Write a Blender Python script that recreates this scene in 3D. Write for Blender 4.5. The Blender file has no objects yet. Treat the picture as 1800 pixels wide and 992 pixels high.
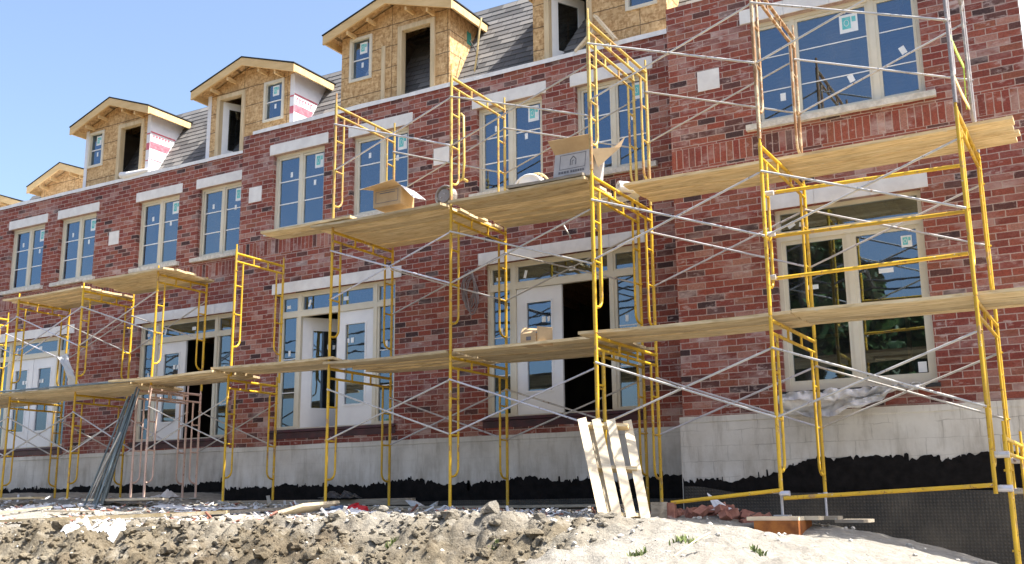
import bpy, math, random
from mathutils import Vector, Matrix, noise as mnoise
R = math.radians
random.seed(7)
SC = bpy.context.scene
COL = SC.collection

# ------------------------------------------------------------------ camera
F_PX, PITCH, YAW, ROLL, DIST = 1840.93, 0.211447, 0.526305, -0.009161, 15.0
cam_d = bpy.data.cameras.new('camera')
cam = bpy.data.objects.new('camera', cam_d)
COL.objects.link(cam)
cam_d.sensor_width = 36.0
cam_d.lens = 36.0 * F_PX / 1800.0
cam_d.clip_start, cam_d.clip_end = 0.1, 3000.0
MROT = Matrix.Rotation(YAW, 4, 'Z') @ Matrix.Rotation(math.pi / 2 + PITCH, 4, 'X') @ Matrix.Rotation(ROLL, 4, 'Z')
cam.matrix_world = Matrix.Translation((0, -DIST, 0)) @ MROT
SC.camera = cam

def P(u, v, y):
    """survey helper: where the sight line through photo pixel (u, v) meets the vertical plane at depth y"""
    d = MROT.to_3x3() @ Vector(((u - 900) / F_PX, -(v - 496) / F_PX, -1.0))
    t = (y + DIST) / d.y
    return Vector((d.x * t, y, d.z * t))

YL, YM, YB = 0.0, -0.79, -1.526          # the three facade planes
XM0, XB0, XB1, XL0 = -14.31, -5.17, -0.56, -27.0

# ------------------------------------------------------------------ mesh builder
class MB:
    def __init__(s):
        s.v, s.f, s.sm, s.mi = [], [], [], []
    def add(s, vs, fs, smooth=False, mi=0):
        b = len(s.v)
        s.v += [tuple(x) for x in vs]
        for f in fs:
            s.f.append(tuple(b + i for i in f)); s.sm.append(smooth); s.mi.append(mi)
        return s
    def box(s, x0, x1, y0, y1, z0, z1, mi=0):
        if x0 > x1: x0, x1 = x1, x0
        if y0 > y1: y0, y1 = y1, y0
        if z0 > z1: z0, z1 = z1, z0
        vs = [(x0,y0,z0),(x1,y0,z0),(x1,y1,z0),(x0,y1,z0),(x0,y0,z1),(x1,y0,z1),(x1,y1,z1),(x0,y1,z1)]
        return s.add(vs, [(0,3,2,1),(4,5,6,7),(0,1,5,4),(1,2,6,5),(2,3,7,6),(3,0,4,7)], False, mi)
    def obox(s, c, ax, ay, az, mi=0):
        c, ax, ay, az = map(Vector, (c, ax, ay, az))
        vs = [c + sx*ax + sy*ay + sz*az for sz in (-1,1) for sx, sy in ((-1,-1),(1,-1),(1,1),(-1,1))]
        return s.add(vs, [(0,3,2,1),(4,5,6,7),(0,1,5,4),(1,2,6,5),(2,3,7,6),(3,0,4,7)], False, mi)
    def bar(s, a, b, w, h, up=(0,0,1), mi=0):
        a, b = Vector(a), Vector(b); d = b - a; L = d.length; d.normalize()
        sd = d.cross(Vector(up))
        if sd.length < 1e-4: sd = d.cross(Vector((1,0,0)))
        sd.normalize(); u = sd.cross(d)
        return s.obox((a+b)/2, d*L/2, sd*w/2, u*h/2, mi)
    def quad(s, a, b, c, d, mi=0):
        return s.add([a,b,c,d], [(0,1,2,3)], False, mi)
    def poly(s, pts, mi=0):
        return s.add(pts, [tuple(range(len(pts)))], False, mi)
    def prism(s, pts, off, mi=0):
        n = len(pts); o = Vector(off)
        vs = [Vector(p) for p in pts] + [Vector(p) + o for p in pts]
        fs = [tuple(range(n))[::-1], tuple(range(n, 2*n))]
        for i in range(n):
            j = (i+1) % n
            fs.append((i, j, n+j, n+i))
        return s.add(vs, fs, False, mi)
    def tube(s, pts, r, n=8, mi=0, cap=True):
        pts = [Vector(p) for p in pts]
        rings, vs = [], []
        ref = Vector((0.31, 0.95, 0.12)).normalized()
        for i, p in enumerate(pts):
            if i == 0: d = pts[1] - p
            elif i == len(pts)-1: d = p - pts[i-1]
            else: d = (pts[i+1]-p).normalized() + (p-pts[i-1]).normalized()
            d.normalize()
            a = d.cross(ref)
            if a.length < 1e-3: a = d.cross(Vector((1,0,0)))
            a.normalize(); b = d.cross(a)
            rr = r[i] if isinstance(r, (list, tuple)) else r
            for k in range(n):
                t = 2*math.pi*k/n
                vs.append(p + a*math.cos(t)*rr + b*math.sin(t)*rr)
        fs = []
        for i in range(len(pts)-1):
            for k in range(n):
                k2 = (k+1) % n
                fs.append((i*n+k, i*n+k2, (i+1)*n+k2, (i+1)*n+k))
        s.add(vs, fs, True, mi)
        if cap:
            b = len(pts)-1
            s.add([vs[k] for k in range(n)], [tuple(range(n))[::-1]], False, mi)
            s.add([vs[b*n+k] for k in range(n)], [tuple(range(n))], False, mi)
        return s
    def build(s, name, mats, parent=None, origin=(0,0,0)):
        o = Vector(origin)
        if parent is not None: o = Vector(parent['org'])
        me = bpy.data.meshes.new(name)
        me.from_pydata([tuple(Vector(v)-o) for v in s.v], [], s.f)
        for p, sm, mi in zip(me.polygons, s.sm, s.mi):
            p.use_smooth = sm; p.material_index = mi
        for m in (mats if isinstance(mats, (list, tuple)) else [mats]): me.materials.append(m)
        me.update()
        ob = bpy.data.objects.new(name, me)
        COL.objects.link(ob)
        if parent is not None: ob.parent = parent
        else: ob.location = o
        ob['org'] = tuple(o)
        return ob

def tag(o, label, cat, group=None):
    o['label'] = label; o['category'] = cat
    if group: o['group'] = group
    return o
def empty(name, loc, label, cat, group=None):
    o = bpy.data.objects.new(name, None); COL.objects.link(o)
    o.location = loc; o['org'] = tuple(loc)
    return tag(o, label, cat, group)
def kind(o, k):
    o['kind'] = k; return o

# ------------------------------------------------------------------ materials
class NT:
    def __init__(s, name):
        s.m = bpy.data.materials.new(name); s.m.use_nodes = True
        s.t = s.m.node_tree; s.t.nodes.clear()
        s.out = s.t.nodes.new('ShaderNodeOutputMaterial')
    def n(s, typ, **kw):
        nd = s.t.nodes.new('ShaderNode' + typ)
        for k, v in kw.items(): setattr(nd, k, v)
        return nd
    def put(s, sock, v):
        if hasattr(v, 'is_linked') or isinstance(v, bpy.types.NodeSocket): s.t.links.new(v, sock)
        elif v is not None: sock.default_value = v
    def math(s, op, a, b=None, c=None, clamp=False):
        nd = s.n('Math', operation=op); nd.use_clamp = clamp
        for i, q in enumerate((a, b, c)):
            if q is not None: s.put(nd.inputs[i], q)
        return nd.outputs[0]
    def pos(s):
        g = s.n('NewGeometry'); x = s.n('SeparateXYZ'); s.t.links.new(g.outputs['Position'], x.inputs[0])
        return g.outputs['Position'], x.outputs[0], x.outputs[1], x.outputs[2]
    def obj(s):
        return s.n('TexCoord').outputs['Object']
    def vec(s, x, y, z):
        c = s.n('CombineXYZ')
        for i, q in enumerate((x, y, z)): s.put(c.inputs[i], q)
        return c.outputs[0]
    def scale(s, v, sc):
        nd = s.n('Mapping'); s.put(nd.inputs['Vector'], v); nd.inputs['Scale'].default_value = sc
        return nd.outputs[0]
    def noise(s, v, sc, det=4, rough=.55, dist=0):
        nd = s.n('TexNoise'); s.put(nd.inputs['Vector'], v)
        nd.inputs['Scale'].default_value = sc; nd.inputs['Detail'].default_value = det
        nd.inputs['Roughness'].default_value = rough; nd.inputs['Distortion'].default_value = dist
        return nd.outputs['Fac']
    def ramp(s, f, stops, const=False):
        nd = s.n('ValToRGB'); s.put(nd.inputs[0], f)
        r = nd.color_ramp
        if const: r.interpolation = 'CONSTANT'
        while len(r.elements) < len(stops): r.elements.new(0.5)
        for e, (p, c) in zip(r.elements, stops):
            e.position = p; e.color = (*c, 1) if len(c) == 3 else c
        return nd.outputs[0]
    def mix(s, f, a, b, mode='MIX'):
        nd = s.n('Mix'); nd.data_type = 'RGBA'; nd.blend_type = mode
        def col(q): return (*q, 1) if isinstance(q, tuple) and len(q) == 3 else q
        s.put(nd.inputs[0], f); s.put(nd.inputs[6], col(a)); s.put(nd.inputs[7], col(b))
        return nd.outputs[2]
    def maprange(s, v, a, b, c=0., d=1.):
        nd = s.n('MapRange'); s.put(nd.inputs[0], v)
        for i, q in enumerate((a, b, c, d)): nd.inputs[i+1].default_value = q
        return nd.outputs[0]
    def bump(s, h, st=.3, dist=.01):
        nd = s.n('Bump'); s.put(nd.inputs['Height'], h)
        nd.inputs['Strength'].default_value = st; nd.inputs['Distance'].default_value = dist
        return nd.outputs[0]
    def done(s, col, rough=.8, metal=0., bump=None, spec=.5, trans=None):
        b = s.n('BsdfPrincipled')
        s.put(b.inputs['Base Color'], (*col, 1) if isinstance(col, tuple) and len(col) == 3 else col)
        s.put(b.inputs['Roughness'], rough); s.put(b.inputs['Metallic'], metal)
        b.inputs['Specular IOR Level'].default_value = spec
        if bump is not None: s.put(b.inputs['Normal'], bump)
        s.t.links.new(b.outputs[0], s.out.inputs[0])
        return s.m

def brick_material():
    s = NT('brick')
    p, x, y, z = s.pos()
    wob = s.noise(p, 7.0, 2)
    wob = s.math('MULTIPLY', s.math('SUBTRACT', wob, .5), .012)
    u = s.math('ADD', s.math('ADD', x, y), wob)
    zz = s.math('ADD', s.math('ADD', z, 50.0 * .0905), wob)
    CH, CL = .0905, .262
    row = s.math('FLOOR', s.math('DIVIDE', zz, CH))
    up = s.math('ADD', s.math('DIVIDE', u, CL), s.math('MULTIPLY', s.math('MODULO', row, 2.0), .5))
    up = s.math('ADD', up, 500.0)
    colm = s.math('FLOOR', up)
    fu = s.math('MULTIPLY', s.math('FRACT', up), CL)
    fv = s.math('MULTIPLY', s.math('FRACT', s.math('DIVIDE', zz, CH)), CH)
    d1 = s.math('MINIMUM', s.math('MINIMUM', fu, s.math('SUBTRACT', CL, fu)), s.math('MINIMUM', fv, s.math('SUBTRACT', CH, fv)))
    # soldier band
    S0, S1 = 4.655, 4.945
    us = s.math('ADD', s.math('DIVIDE', u, .092), 900.0)
    fs = s.math('MULTIPLY', s.math('FRACT', us), .092)
    d2 = s.math('MINIMUM', s.math('MINIMUM', fs, s.math('SUBTRACT', .092, fs)),
                s.math('MINIMUM', s.math('SUBTRACT', z, S0), s.math('SUBTRACT', S1, z)))
    band = s.math('MULTIPLY', s.math('GREATER_THAN', z, S0), s.math('LESS_THAN', z, S1))
    def sel(a, b):
        return s.math('ADD', s.math('MULTIPLY', a, s.math('SUBTRACT', 1.0, band)), s.math('MULTIPLY', b, band))
    d = sel(d1, d2); c = sel(colm, s.math('FLOOR', us)); r = sel(row, 777.0)
    wn = s.n('TexWhiteNoise'); wn.noise_dimensions = '3D'
    s.put(wn.inputs['Vector'], s.vec(c, r, 3.0))
    rnd = wn.outputs['Value']
    wn2 = s.n('TexWhiteNoise'); s.put(wn2.inputs['Vector'], s.vec(c, r, 11.0))
    face = s.ramp(rnd, [(0, (.065,.038,.040)), (.04, (.115,.052,.048)), (.12, (.20,.056,.044)), (.30, (.262,.070,.050)),
                        (.50, (.225,.058,.047)), (.66, (.285,.085,.060)), (.82, (.26,.092,.062)), (.94, (.36,.175,.14))], True)
    # colour drift between delivered batches
    drift = s.noise(s.scale(p, (.35, .35, .8)), 1.0, 3, .6)
    face = s.mix(.7, face, s.ramp(drift, [(.32, (.80,.76,.80)), (.68, (1.12,1.10,1.02))]), 'MULTIPLY')
    bloom = s.noise(s.scale(p, (.8, .8, 1.6)), 2.4, 6, .72)
    face = s.mix(s.math('MULTIPLY', s.maprange(bloom, .50, .74), .16), face, (.46,.34,.33))
    fine = s.noise(p, 60.0, 3)
    face = s.mix(.45, face, s.ramp(fine, [(.3, (.35,.35,.35)), (.7, (1.25,1.25,1.25))]), 'MULTIPLY')
    # pale lime smears, patchy and partly brick by brick
    big = s.noise(s.scale(p, (1.0, 1.0, 2.2)), 1.3, 5, .65)
    eff = s.math('MULTIPLY', s.maprange(big, .47, .68), s.maprange(wn2.outputs['Value'], .35, .9))
    eff = s.math('ADD', eff, s.math('MULTIPLY', s.maprange(s.noise(s.scale(p, (1, 1, 2.5)), 5.0, 4, .7), .58, .70), .8), clamp=True)
    face = s.mix(s.math('MULTIPLY', eff, .8), face, (.50,.40,.375))
    mo = s.maprange(s.math('ADD', d, s.math('MULTIPLY', s.math('SUBTRACT', s.noise(p, 38.0, 4, .7), .5), .013)), .003, .0085)
    mort = s.mix(s.noise(p, 3.0, 3), (.34,.235,.205), (.47,.375,.335))
    colr = s.mix(mo, mort, face)
    h = s.math('ADD', mo, s.math('MULTIPLY', fine, .35))
    return s.done(colr, .9, bump=s.bump(h, .5, .006), spec=.25)

def noisy(name, c1, c2, scale=6., rough=.8, metal=0., bump=.15, det=5, stretch=(1,1,1), spec=.4, third=None, lo=.35, hi=.65, bd=.01):
    s = NT(name); p = s.pos()[0]
    v = s.scale(p, stretch)
    f = s.noise(v, scale, det, .6)
    col = s.ramp(f, [(lo, c1), (hi, c2)])
    if third:
        col = s.mix(s.maprange(s.noise(v, scale*.31+1.7, 5, .7), third[1], third[1]+.08), col, third[0])
    return s.done(col, rough, metal, s.bump(s.noise(v, scale*4, 4), bump, bd) if bump else None, spec)

def wood_material(name, c1, c2, c3, axis=(1, 9, 9)):
    s = NT(name); v = s.obj()
    g = s.n('ObjectInfo')
    off = s.n('VectorMath', operation='ADD'); s.put(off.inputs[0], v)
    s.put(off.inputs[1], s.vec(s.math('MULTIPLY', g.outputs['Random'], 31.0), s.math('MULTIPLY', g.outputs['Random'], 17.0), 0.))
    v = s.scale(off.outputs[0], axis)
    f = s.noise(v, 3.2, 6, .62, .6)
    col = s.ramp(f, [(.28, c1), (.5, c2), (.72, c3)])
    tint = s.ramp(g.outputs['Random'], [(0, (.62,.61,.60)), (.5, (.95,.93,.88)), (1, (1.15,1.10,1.0))])
    col = s.mix(.8, col, tint, 'MULTIPLY')
    st = s.noise(s.scale(off.outputs[0], (1.5, 3, 3)), 1.6, 4, .6)
    col = s.mix(s.math('MULTIPLY', s.maprange(st, .58, .75), .55), col, (.22,.185,.15))
    spl = s.noise(off.outputs[0], 14., 3, .6)
    col = s.mix(s.math('MULTIPLY', s.maprange(spl, .67, .72), .6), col, (.50,.48,.45))
    return s.done(col, .85, bump=s.bump(f, .25, .006), spec=.2)

def osb_material():
    s = NT('osb'); p, x, y, z = s.pos()
    a = s.n('TexVoronoi'); a.feature = 'F1'; s.put(a.inputs['Vector'], s.scale(p, (1, 1, .45))); a.inputs['Scale'].default_value = 34.
    b = s.n('TexVoronoi'); s.put(b.inputs['Vector'], s.scale(p, (.5, 1, 1.2))); b.inputs['Scale'].default_value = 27.
    sa = s.n('SeparateColor'); s.put(sa.inputs[0], a.outputs['Color'])
    sb = s.n('SeparateColor'); s.put(sb.inputs[0], b.outputs['Color'])
    f = s.math('ADD', s.math('MULTIPLY', sa.outputs[0], .5), s.math('MULTIPLY', sb.outputs[1], .5))
    col = s.ramp(f, [(.15, (.36,.215,.095)), (.45, (.52,.335,.16)), (.7, (.60,.41,.21)), (.95, (.69,.50,.28))])
    col = s.mix(s.maprange(s.noise(p, 2.2, 4), .5, .85), col, (.36,.225,.10))
    # panel joints
    wob = s.math('MULTIPLY', s.math('SUBTRACT', s.noise(p, 9., 2), .5), .03)
    fz = s.math('FRACT', s.math('DIVIDE', s.math('ADD', s.math('ADD', z, wob), 40.13), .41))
    j = s.math('LESS_THAN', fz, .045)
    fx = s.math('FRACT', s.math('DIVIDE', s.math('ADD', s.math('ADD', s.math('ADD', x, y), wob), 60.3), 1.22))
    j = s.math('MAXIMUM', j, s.math('LESS_THAN', fx, .011))
    col = s.mix(s.math('MULTIPLY', j, .75), col, (.07,.045,.025))
    return s.done(col, .8, bump=s.bump(f, .25, .004), spec=.3)

def shingle_material():
    s = NT('roof_shingles'); p, x, y, z = s.pos()
    row = s.math('FLOOR', s.math('DIVIDE', s.math('SUBTRACT', z, 7.2), .1236))
    u = s.math('ADD', s.math('DIVIDE', x, .30), s.math('MULTIPLY', row, .37))
    wn = s.n('TexWhiteNoise'); s.put(wn.inputs['Vector'], s.vec(s.math('FLOOR', u), row, 1.))
    col = s.ramp(wn.outputs['Value'], [(0, (.10,.098,.098)), (.35, (.145,.140,.137)), (.7, (.185,.178,.172)), (1, (.23,.218,.205))])
    gap = s.math('LESS_THAN', s.math('FRACT', u), .05)
    col = s.mix(s.math('MULTIPLY', gap, .6), col, (.07,.065,.06))
    col = s.mix(.5, col, s.ramp(s.noise(p, 130., 2), [(.3, (.55,.55,.55)), (.7, (1.3,1.3,1.3))]), 'MULTIPLY')
    return s.done(col, .95, bump=s.bump(s.noise(p, 150., 2), .3, .004), spec=.15)

def paint_metal(name, c, worn, rough=.42, amt=.62, metal=0.):
    s = NT(name); p = s.pos()[0]
    f = s.noise(s.scale(p, (1, 1, .5)), 9., 6, .7)
    w = s.maprange(f, amt, amt+.06)
    sm = s.noise(p, 3.3, 4)
    col = s.mix(s.maprange(sm, .3, .7), c, tuple(q*.78 for q in c))
    oi = s.n('ObjectInfo').outputs['Random']
    col = s.mix(.85, col, s.ramp(oi, [(0, (.70,.66,.60)), (.35, (1.0,.97,.9)), (.7, (.86,.84,.85)), (1, (1.12,1.12,1.25))]), 'MULTIPLY')
    col = s.mix(w, col, worn)
    rustn = s.noise(s.scale(p, (1, 1, .8)), 21., 5, .7)
    col = s.mix(s.math('MULTIPLY', s.maprange(rustn, .59, .66), .8), col, (.17,.075,.03))
    splat = s.maprange(s.noise(p, 26., 4, .65), .64, .70)
    col = s.mix(s.math('MULTIPLY', splat, .8), col, (.55,.53,.5))
    return s.done(col, s.math('ADD', rough, s.math('MULTIPLY', w, .35)), metal, s.bump(f, .1, .002))

def glass_material():
    s = NT('window_glass')
    lw = s.n('LayerWeight'); lw.inputs[0].default_value = .42
    fac = s.math('ADD', .17, s.math('MULTIPLY', lw.outputs['Fresnel'], .75), clamp=True)
    t = s.n('BsdfTransparent'); t.inputs[0].default_value = (.36, .40, .41, 1)
    g = s.n('BsdfGlossy'); g.inputs['Roughness'].default_value = .012; g.inputs['Color'].default_value = (.50, .74, 1., 1)
    oi = s.n('ObjectInfo').outputs['Random']
    pp = s.n('VectorMath', operation='ADD'); s.put(pp.inputs[0], s.pos()[0]); s.put(pp.inputs[1], s.vec(s.math('MULTIPLY', oi, 40.), s.math('MULTIPLY', oi, 23.), 0.))
    nz = s.noise(pp.outputs[0], .9, 3)
    s.put(g.inputs['Normal'], s.bump(nz, .07, .03))
    gc = s.ramp(oi, [(0, (.50, .72, .98)), (1, (.70, .86, 1.0))]); s.put(g.inputs['Color'], gc)
    m = s.n('MixShader'); s.put(m.inputs[0], fac); s.put(m.inputs[1], t.outputs[0]); s.put(m.inputs[2], g.outputs[0])
    df = s.n('BsdfDiffuse'); df.inputs[0].default_value = (.55, .54, .50, 1)
    smear = s.maprange(s.noise(s.scale(s.pos()[0], (1, 1, .6)), 2.6, 6, .7), .48, .75, .0, .06)
    m2 = s.n('MixShader'); s.put(m2.inputs[0], s.math('ADD', smear, .015)); s.put(m2.inputs[1], m.outputs[0]); s.put(m2.inputs[2], df.outputs[0])
    s.t.links.new(m2.outputs[0], s.out.inputs[0])
    return s.m

def foundation_material():
    s = NT('foundation_concrete'); p, x, y, z = s.pos()
    f = s.noise(p, 1.4, 6, .62); g = s.noise(s.scale(p, (3, 3, .5)), 2.4, 5, .65)
    col = s.ramp(f, [(.3, (.46,.44,.405)), (.5, (.60,.58,.545)), (.72, (.70,.685,.65))])
    col = s.mix(s.math('MULTIPLY', s.maprange(g, .52, .72), .5), col, (.25,.22,.18))
    spl = s.noise(s.scale(p, (1, 1, .45)), 3.7, 6, .75)
    col = s.mix(s.math('MULTIPLY', s.maprange(spl, .62, .70), .6), col, (.66,.65,.63))
    mud = s.math('MULTIPLY', s.maprange(s.noise(s.scale(p, (1.6, 1.6, .4)), 2.1, 5, .7), .45, .62), s.maprange(z, 1.0, .45))
    col = s.mix(s.math('MULTIPLY', mud, .45), col, (.27,.225,.165))
    # block joints ghosting through the parging
    wob = s.math('MULTIPLY', s.math('SUBTRACT', s.noise(p, 6., 3), .5), .05)
    zz = s.math('ADD', s.math('ADD', z, wob), 10.)
    row = s.math('FLOOR', s.math('DIVIDE', zz, .203))
    fz = s.math('FRACT', s.math('DIVIDE', zz, .203))
    ux = s.math('ADD', s.math('DIVIDE', s.math('ADD', s.math('ADD', x, wob), 80.), .41), s.math('MULTIPLY', s.math('MODULO', row, 2.), .5))
    j = s.math('MAXIMUM', s.math('LESS_THAN', fz, .05), s.math('LESS_THAN', s.math('FRACT', ux), .028))
    vis = s.math('ADD', s.math('MULTIPLY', s.maprange(x, -6., -4.), .33), .12)
    j = s.math('MULTIPLY', s.math('MULTIPLY', j, s.maprange(s.noise(p, 2.3, 4), .38, .62)), vis)
    col = s.mix(j, col, (.15,.14,.125))
    return s.done(col, .92, bump=s.bump(s.noise(p, 22., 5), .3, .008), spec=.2)

def membrane_material():
    s = NT('dimple_membrane'); p, x, y, z = s.pos()
    fx = s.math('SUBTRACT', s.math('FRACT', s.math('DIVIDE', x, .040)), .5)
    fz = s.math('SUBTRACT', s.math('FRACT', s.math('DIVIDE', z, .040)), .5)
    r = s.math('SQRT', s.math('ADD', s.math('MULTIPLY', fx, fx), s.math('MULTIPLY', fz, fz)))
    d = s.maprange(r, .2, .36, 1., 0.)
    dust = s.noise(p, 2.1, 5, .6)
    col = s.mix(s.maprange(dust, .4, .75), (.03,.027,.024), (.085,.074,.06))
    col = s.mix(s.math('MULTIPLY', d, .3), col, (.10,.088,.07))
    return s.done(col, .5, bump=s.bump(d, .8, .01))

def dirt_material():
    s = NT('dirt'); p, x, y, z = s.pos()
    f = s.noise(p, 1.1, 8, .68); g = s.noise(p, 9., 6, .65)
    col = s.ramp(f, [(.3, (.125,.10,.066)), (.5, (.205,.173,.124)), (.7, (.30,.265,.203))])
    col = s.mix(.6, col, s.ramp(g, [(.3, (.45,.42,.38)), (.7, (1.3,1.3,1.28))]), 'MULTIPLY')
    damp = s.noise(p, .75, 6, .7)
    col = s.mix(s.math('MULTIPLY', s.maprange(damp, .56, .66), .6), col, (.12,.092,.062))
    crevice_dark = s.noise(p, 4.6, 6, .72)  # dark specks painted in for shaded crevices, toned like damp soil
    col = s.mix(s.math('MULTIPLY', s.maprange(crevice_dark, .57, .64), .8), col, (.075,.055,.034))
    dust = s.noise(p, 2.1, 6, .72)
    col = s.mix(s.math('MULTIPLY', s.maprange(dust, .55, .70), .7), col, (.46,.43,.365))
    # trampled sandy strip in front of the wall
    sand = s.maprange(s.math('ADD', y, s.math('MULTIPLY', s.math('SUBTRACT', s.noise(p, .9, 5), .5), 1.6)), -5.6, -4.7)
    sand2 = s.math('MULTIPLY', s.maprange(s.math('ADD', x, s.math('MULTIPLY', s.math('SUBTRACT', s.noise(p, .8, 5), .5), 1.6)), -4.9, -3.9), s.maprange(y, -9.5, -8.))
    sand = s.math('MAXIMUM', sand, sand2)
    sc = s.ramp(g, [(.25, (.27,.25,.215)), (.75, (.45,.43,.385))])
    col = s.mix(s.math('MULTIPLY', sand, .85), col, sc)
    return s.done(col, .95, bump=s.bump(s.noise(p, 24., 8, .72), 1.0, .05), spec=.1)

M = {}
M['brick'] = brick_material()
M['stone'] = noisy('limestone', (.64,.63,.62), (.74,.735,.72), 5., .85, bump=.12, third=((.44,.42,.39), .66))
M['sill'] = noisy('sill_stone', (.46,.44,.40), (.66,.64,.59), 14., .9, bump=.4)
M['found'] = foundation_material()
M['tar'] = noisy('tar', (.005,.0048,.005), (.013,.0115,.012), 9., .8, bump=.6, spec=.12, third=((.05,.045,.042), .72))
M['membrane'] = membrane_material()
M['osb'] = osb_material()
M['shingle'] = shingle_material()
M['frame'] = noisy('cream_vinyl', (.60,.56,.45), (.66,.62,.51), 3., .45, bump=0)
M['white'] = noisy('white_vinyl', (.74,.74,.73), (.80,.80,.79), 3., .45, bump=0)
M['bluewhite'] = noisy('door_white', (.70,.71,.73), (.78,.79,.80), 2., .4, bump=0)
M['glass'] = glass_material()
M['sticker'] = noisy('sticker_paper', (.72,.76,.78), (.80,.82,.83), 8., .6, bump=0)
M['cyan'] = noisy('sticker_cyan', (.10,.48,.52), (.20,.58,.58), 20., .5, bump=0)
M['buck'] = noisy('lumber_pale', (.50,.39,.235), (.64,.52,.34), 4., .8, stretch=(3,3,.4), bump=.1)
M['fascia'] = noisy('fascia_lumber', (.57,.39,.18), (.67,.48,.245), 3., .75, stretch=(.6,3,3), bump=.1)
M['wrap'] = noisy('house_wrap', (.66,.66,.69), (.74,.74,.76), 5., .55, bump=.3)
M['red'] = noisy('wrap_red_print', (.50,.09,.13), (.60,.20,.24), 12., .6, bump=0)
M['flash'] = noisy('white_flashing', (.66,.67,.68), (.80,.80,.80), 7., .5, bump=.4, third=((.42,.41,.40), .68))
M['maroon'] = noisy('maroon_membrane', (.030,.008,.012), (.075,.014,.022), 4., .4, bump=.2)
M['inwood'] = noisy('interior_framing', (.26,.135,.05), (.38,.215,.10), 5., .8, stretch=(1,4,4))
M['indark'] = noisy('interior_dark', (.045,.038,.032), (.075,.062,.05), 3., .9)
M['yellow'] = paint_metal('yellow_paint', (.70,.44,.022), (.36,.22,.09), amt=.575)
M['paleyellow'] = paint_metal('pale_yellow_paint', (.62,.46,.12), (.34,.19,.08), amt=.52)
M['rusty'] = paint_metal('rusty_paint', (.36,.19,.075), (.52,.42,.28), .6, amt=.50)
M['pink'] = paint_metal('faded_pink_paint', (.72,.52,.43), (.46,.28,.20), .5)
M['greysteel'] = paint_metal('grey_steel', (.27,.245,.225), (.42,.40,.36), .5, amt=.55)
M['galv'] = paint_metal('galvanised', (.60,.60,.61), (.42,.40,.37), .42, metal=.35)
M['wood'] = wood_material('plank_wood', (.36,.265,.145), (.62,.50,.31), (.74,.64,.455))
M['newwood'] = wood_material('new_lumber', (.55,.46,.33), (.66,.57,.43), (.72,.64,.50))
M['greywood'] = wood_material('weathered_wood', (.22,.19,.155), (.34,.30,.245), (.44,.40,.34))
M['card'] = noisy('cardboard', (.40,.275,.15), (.47,.335,.19), 6., .85, bump=.1)
M['cardgrey'] = noisy('cardboard_white', (.36,.35,.36), (.46,.445,.44), 6., .8, bump=.1)
M['ink'] = noisy('ink', (.10,.10,.115), (.16,.16,.175), 9., .7, bump=0)
M['plastic'] = noisy('white_plastic_sheet', (.66,.66,.67), (.76,.76,.76), 5., .35, bump=.4)
M['greyplastic'] = noisy('grey_plastic_sheet', (.46,.46,.48), (.78,.77,.77), 3.5, .4, bump=.4)
M['redplastic'] = noisy('red_plastic', (.50,.02,.03), (.62,.04,.05), 5., .4, bump=0)
M['blueplastic'] = noisy('blue_tarp', (.10,.17,.30), (.20,.28,.40), 5., .5, bump=.2)
M['darkplastic'] = noisy('dark_sheet', (.02,.02,.022), (.05,.05,.055), 5., .35, bump=.3)
M['brickred'] = noisy('loose_brick', (.20,.075,.055), (.36,.17,.12), 9., .9, bump=.3, third=((.45,.38,.34), .6))
M['rust'] = noisy('rusty_steel', (.17,.05,.010), (.34,.12,.022), 6., .75, bump=.2)
M['cable'] = noisy('grey_cable', (.17,.14,.15), (.27,.235,.24), 8., .6, bump=0)
M['rope'] = noisy('tan_rope', (.50,.38,.17), (.62,.50,.26), 12., .85, bump=0)
M['green'] = noisy('green_strap', (.20,.40,.06), (.42,.55,.10), 9., .6, bump=0)
M['teal'] = noisy('teal_membrane', (.03,.22,.17), (.05,.30,.23), 5., .5, bump=0)
M['black'] = noisy('black_rubber', (.015,.015,.015), (.03,.03,.03), 5., .6, bump=0)
M['steelrod'] = noisy('blue_grey_steel', (.10,.135,.155), (.20,.24,.26), 7., .4, metal=.4, bump=.1, stretch=(1,1,.3))
M['dirt'] = dirt_material()
M['clod'] = noisy('dry_clay', (.15,.128,.093), (.33,.295,.235), 7., .95, bump=.6, bd=.02)
M['pebble'] = noisy('pale_rubble', (.36,.33,.28), (.60,.57,.52), 9., .9, bump=.4)
M['grass'] = noisy('grass_blades', (.085,.125,.03), (.22,.25,.09), 4., .6, bump=0)
M['bark'] = noisy('bark', (.07,.055,.04), (.14,.11,.08), 8., .95, bump=.5, stretch=(4,4,1))
M['leaf'] = noisy('leaves', (.022,.05,.012), (.06,.115,.025), 1.3, .5, bump=0)
M['pole'] = noisy('pole_wood', (.05,.04,.03), (.09,.07,.05), 6., .9)

# ------------------------------------------------------------------ world and sun
SUN_EL, SUN_AZ = 58.0, 12.0           # azimuth measured from +x towards +y (just behind the facade plane)
w = bpy.data.worlds.new('World'); SC.world = w; w.use_nodes = True
nt = w.node_tree; nt.nodes.clear()
sky = nt.nodes.new('ShaderNodeTexSky'); sky.sky_type = 'NISHITA'; sky.sun_disc = False
sky.sun_elevation = R(SUN_EL); sky.sun_rotation = R(90 - SUN_AZ)
sky.air_density = 1.0; sky.dust_density = 3.6; sky.ozone_density = 2.2
bg = nt.nodes.new('ShaderNodeBackground'); bg.inputs[1].default_value = .122
wo = nt.nodes.new('ShaderNodeOutputWorld')
nt.links.new(sky.outputs[0], bg.inputs[0]); nt.links.new(bg.outputs[0], wo.inputs[0])
sd = bpy.data.lights.new('sun', 'SUN'); sd.energy = 5.0; sd.angle = R(.55); sd.color = (1, .95, .87)
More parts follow.
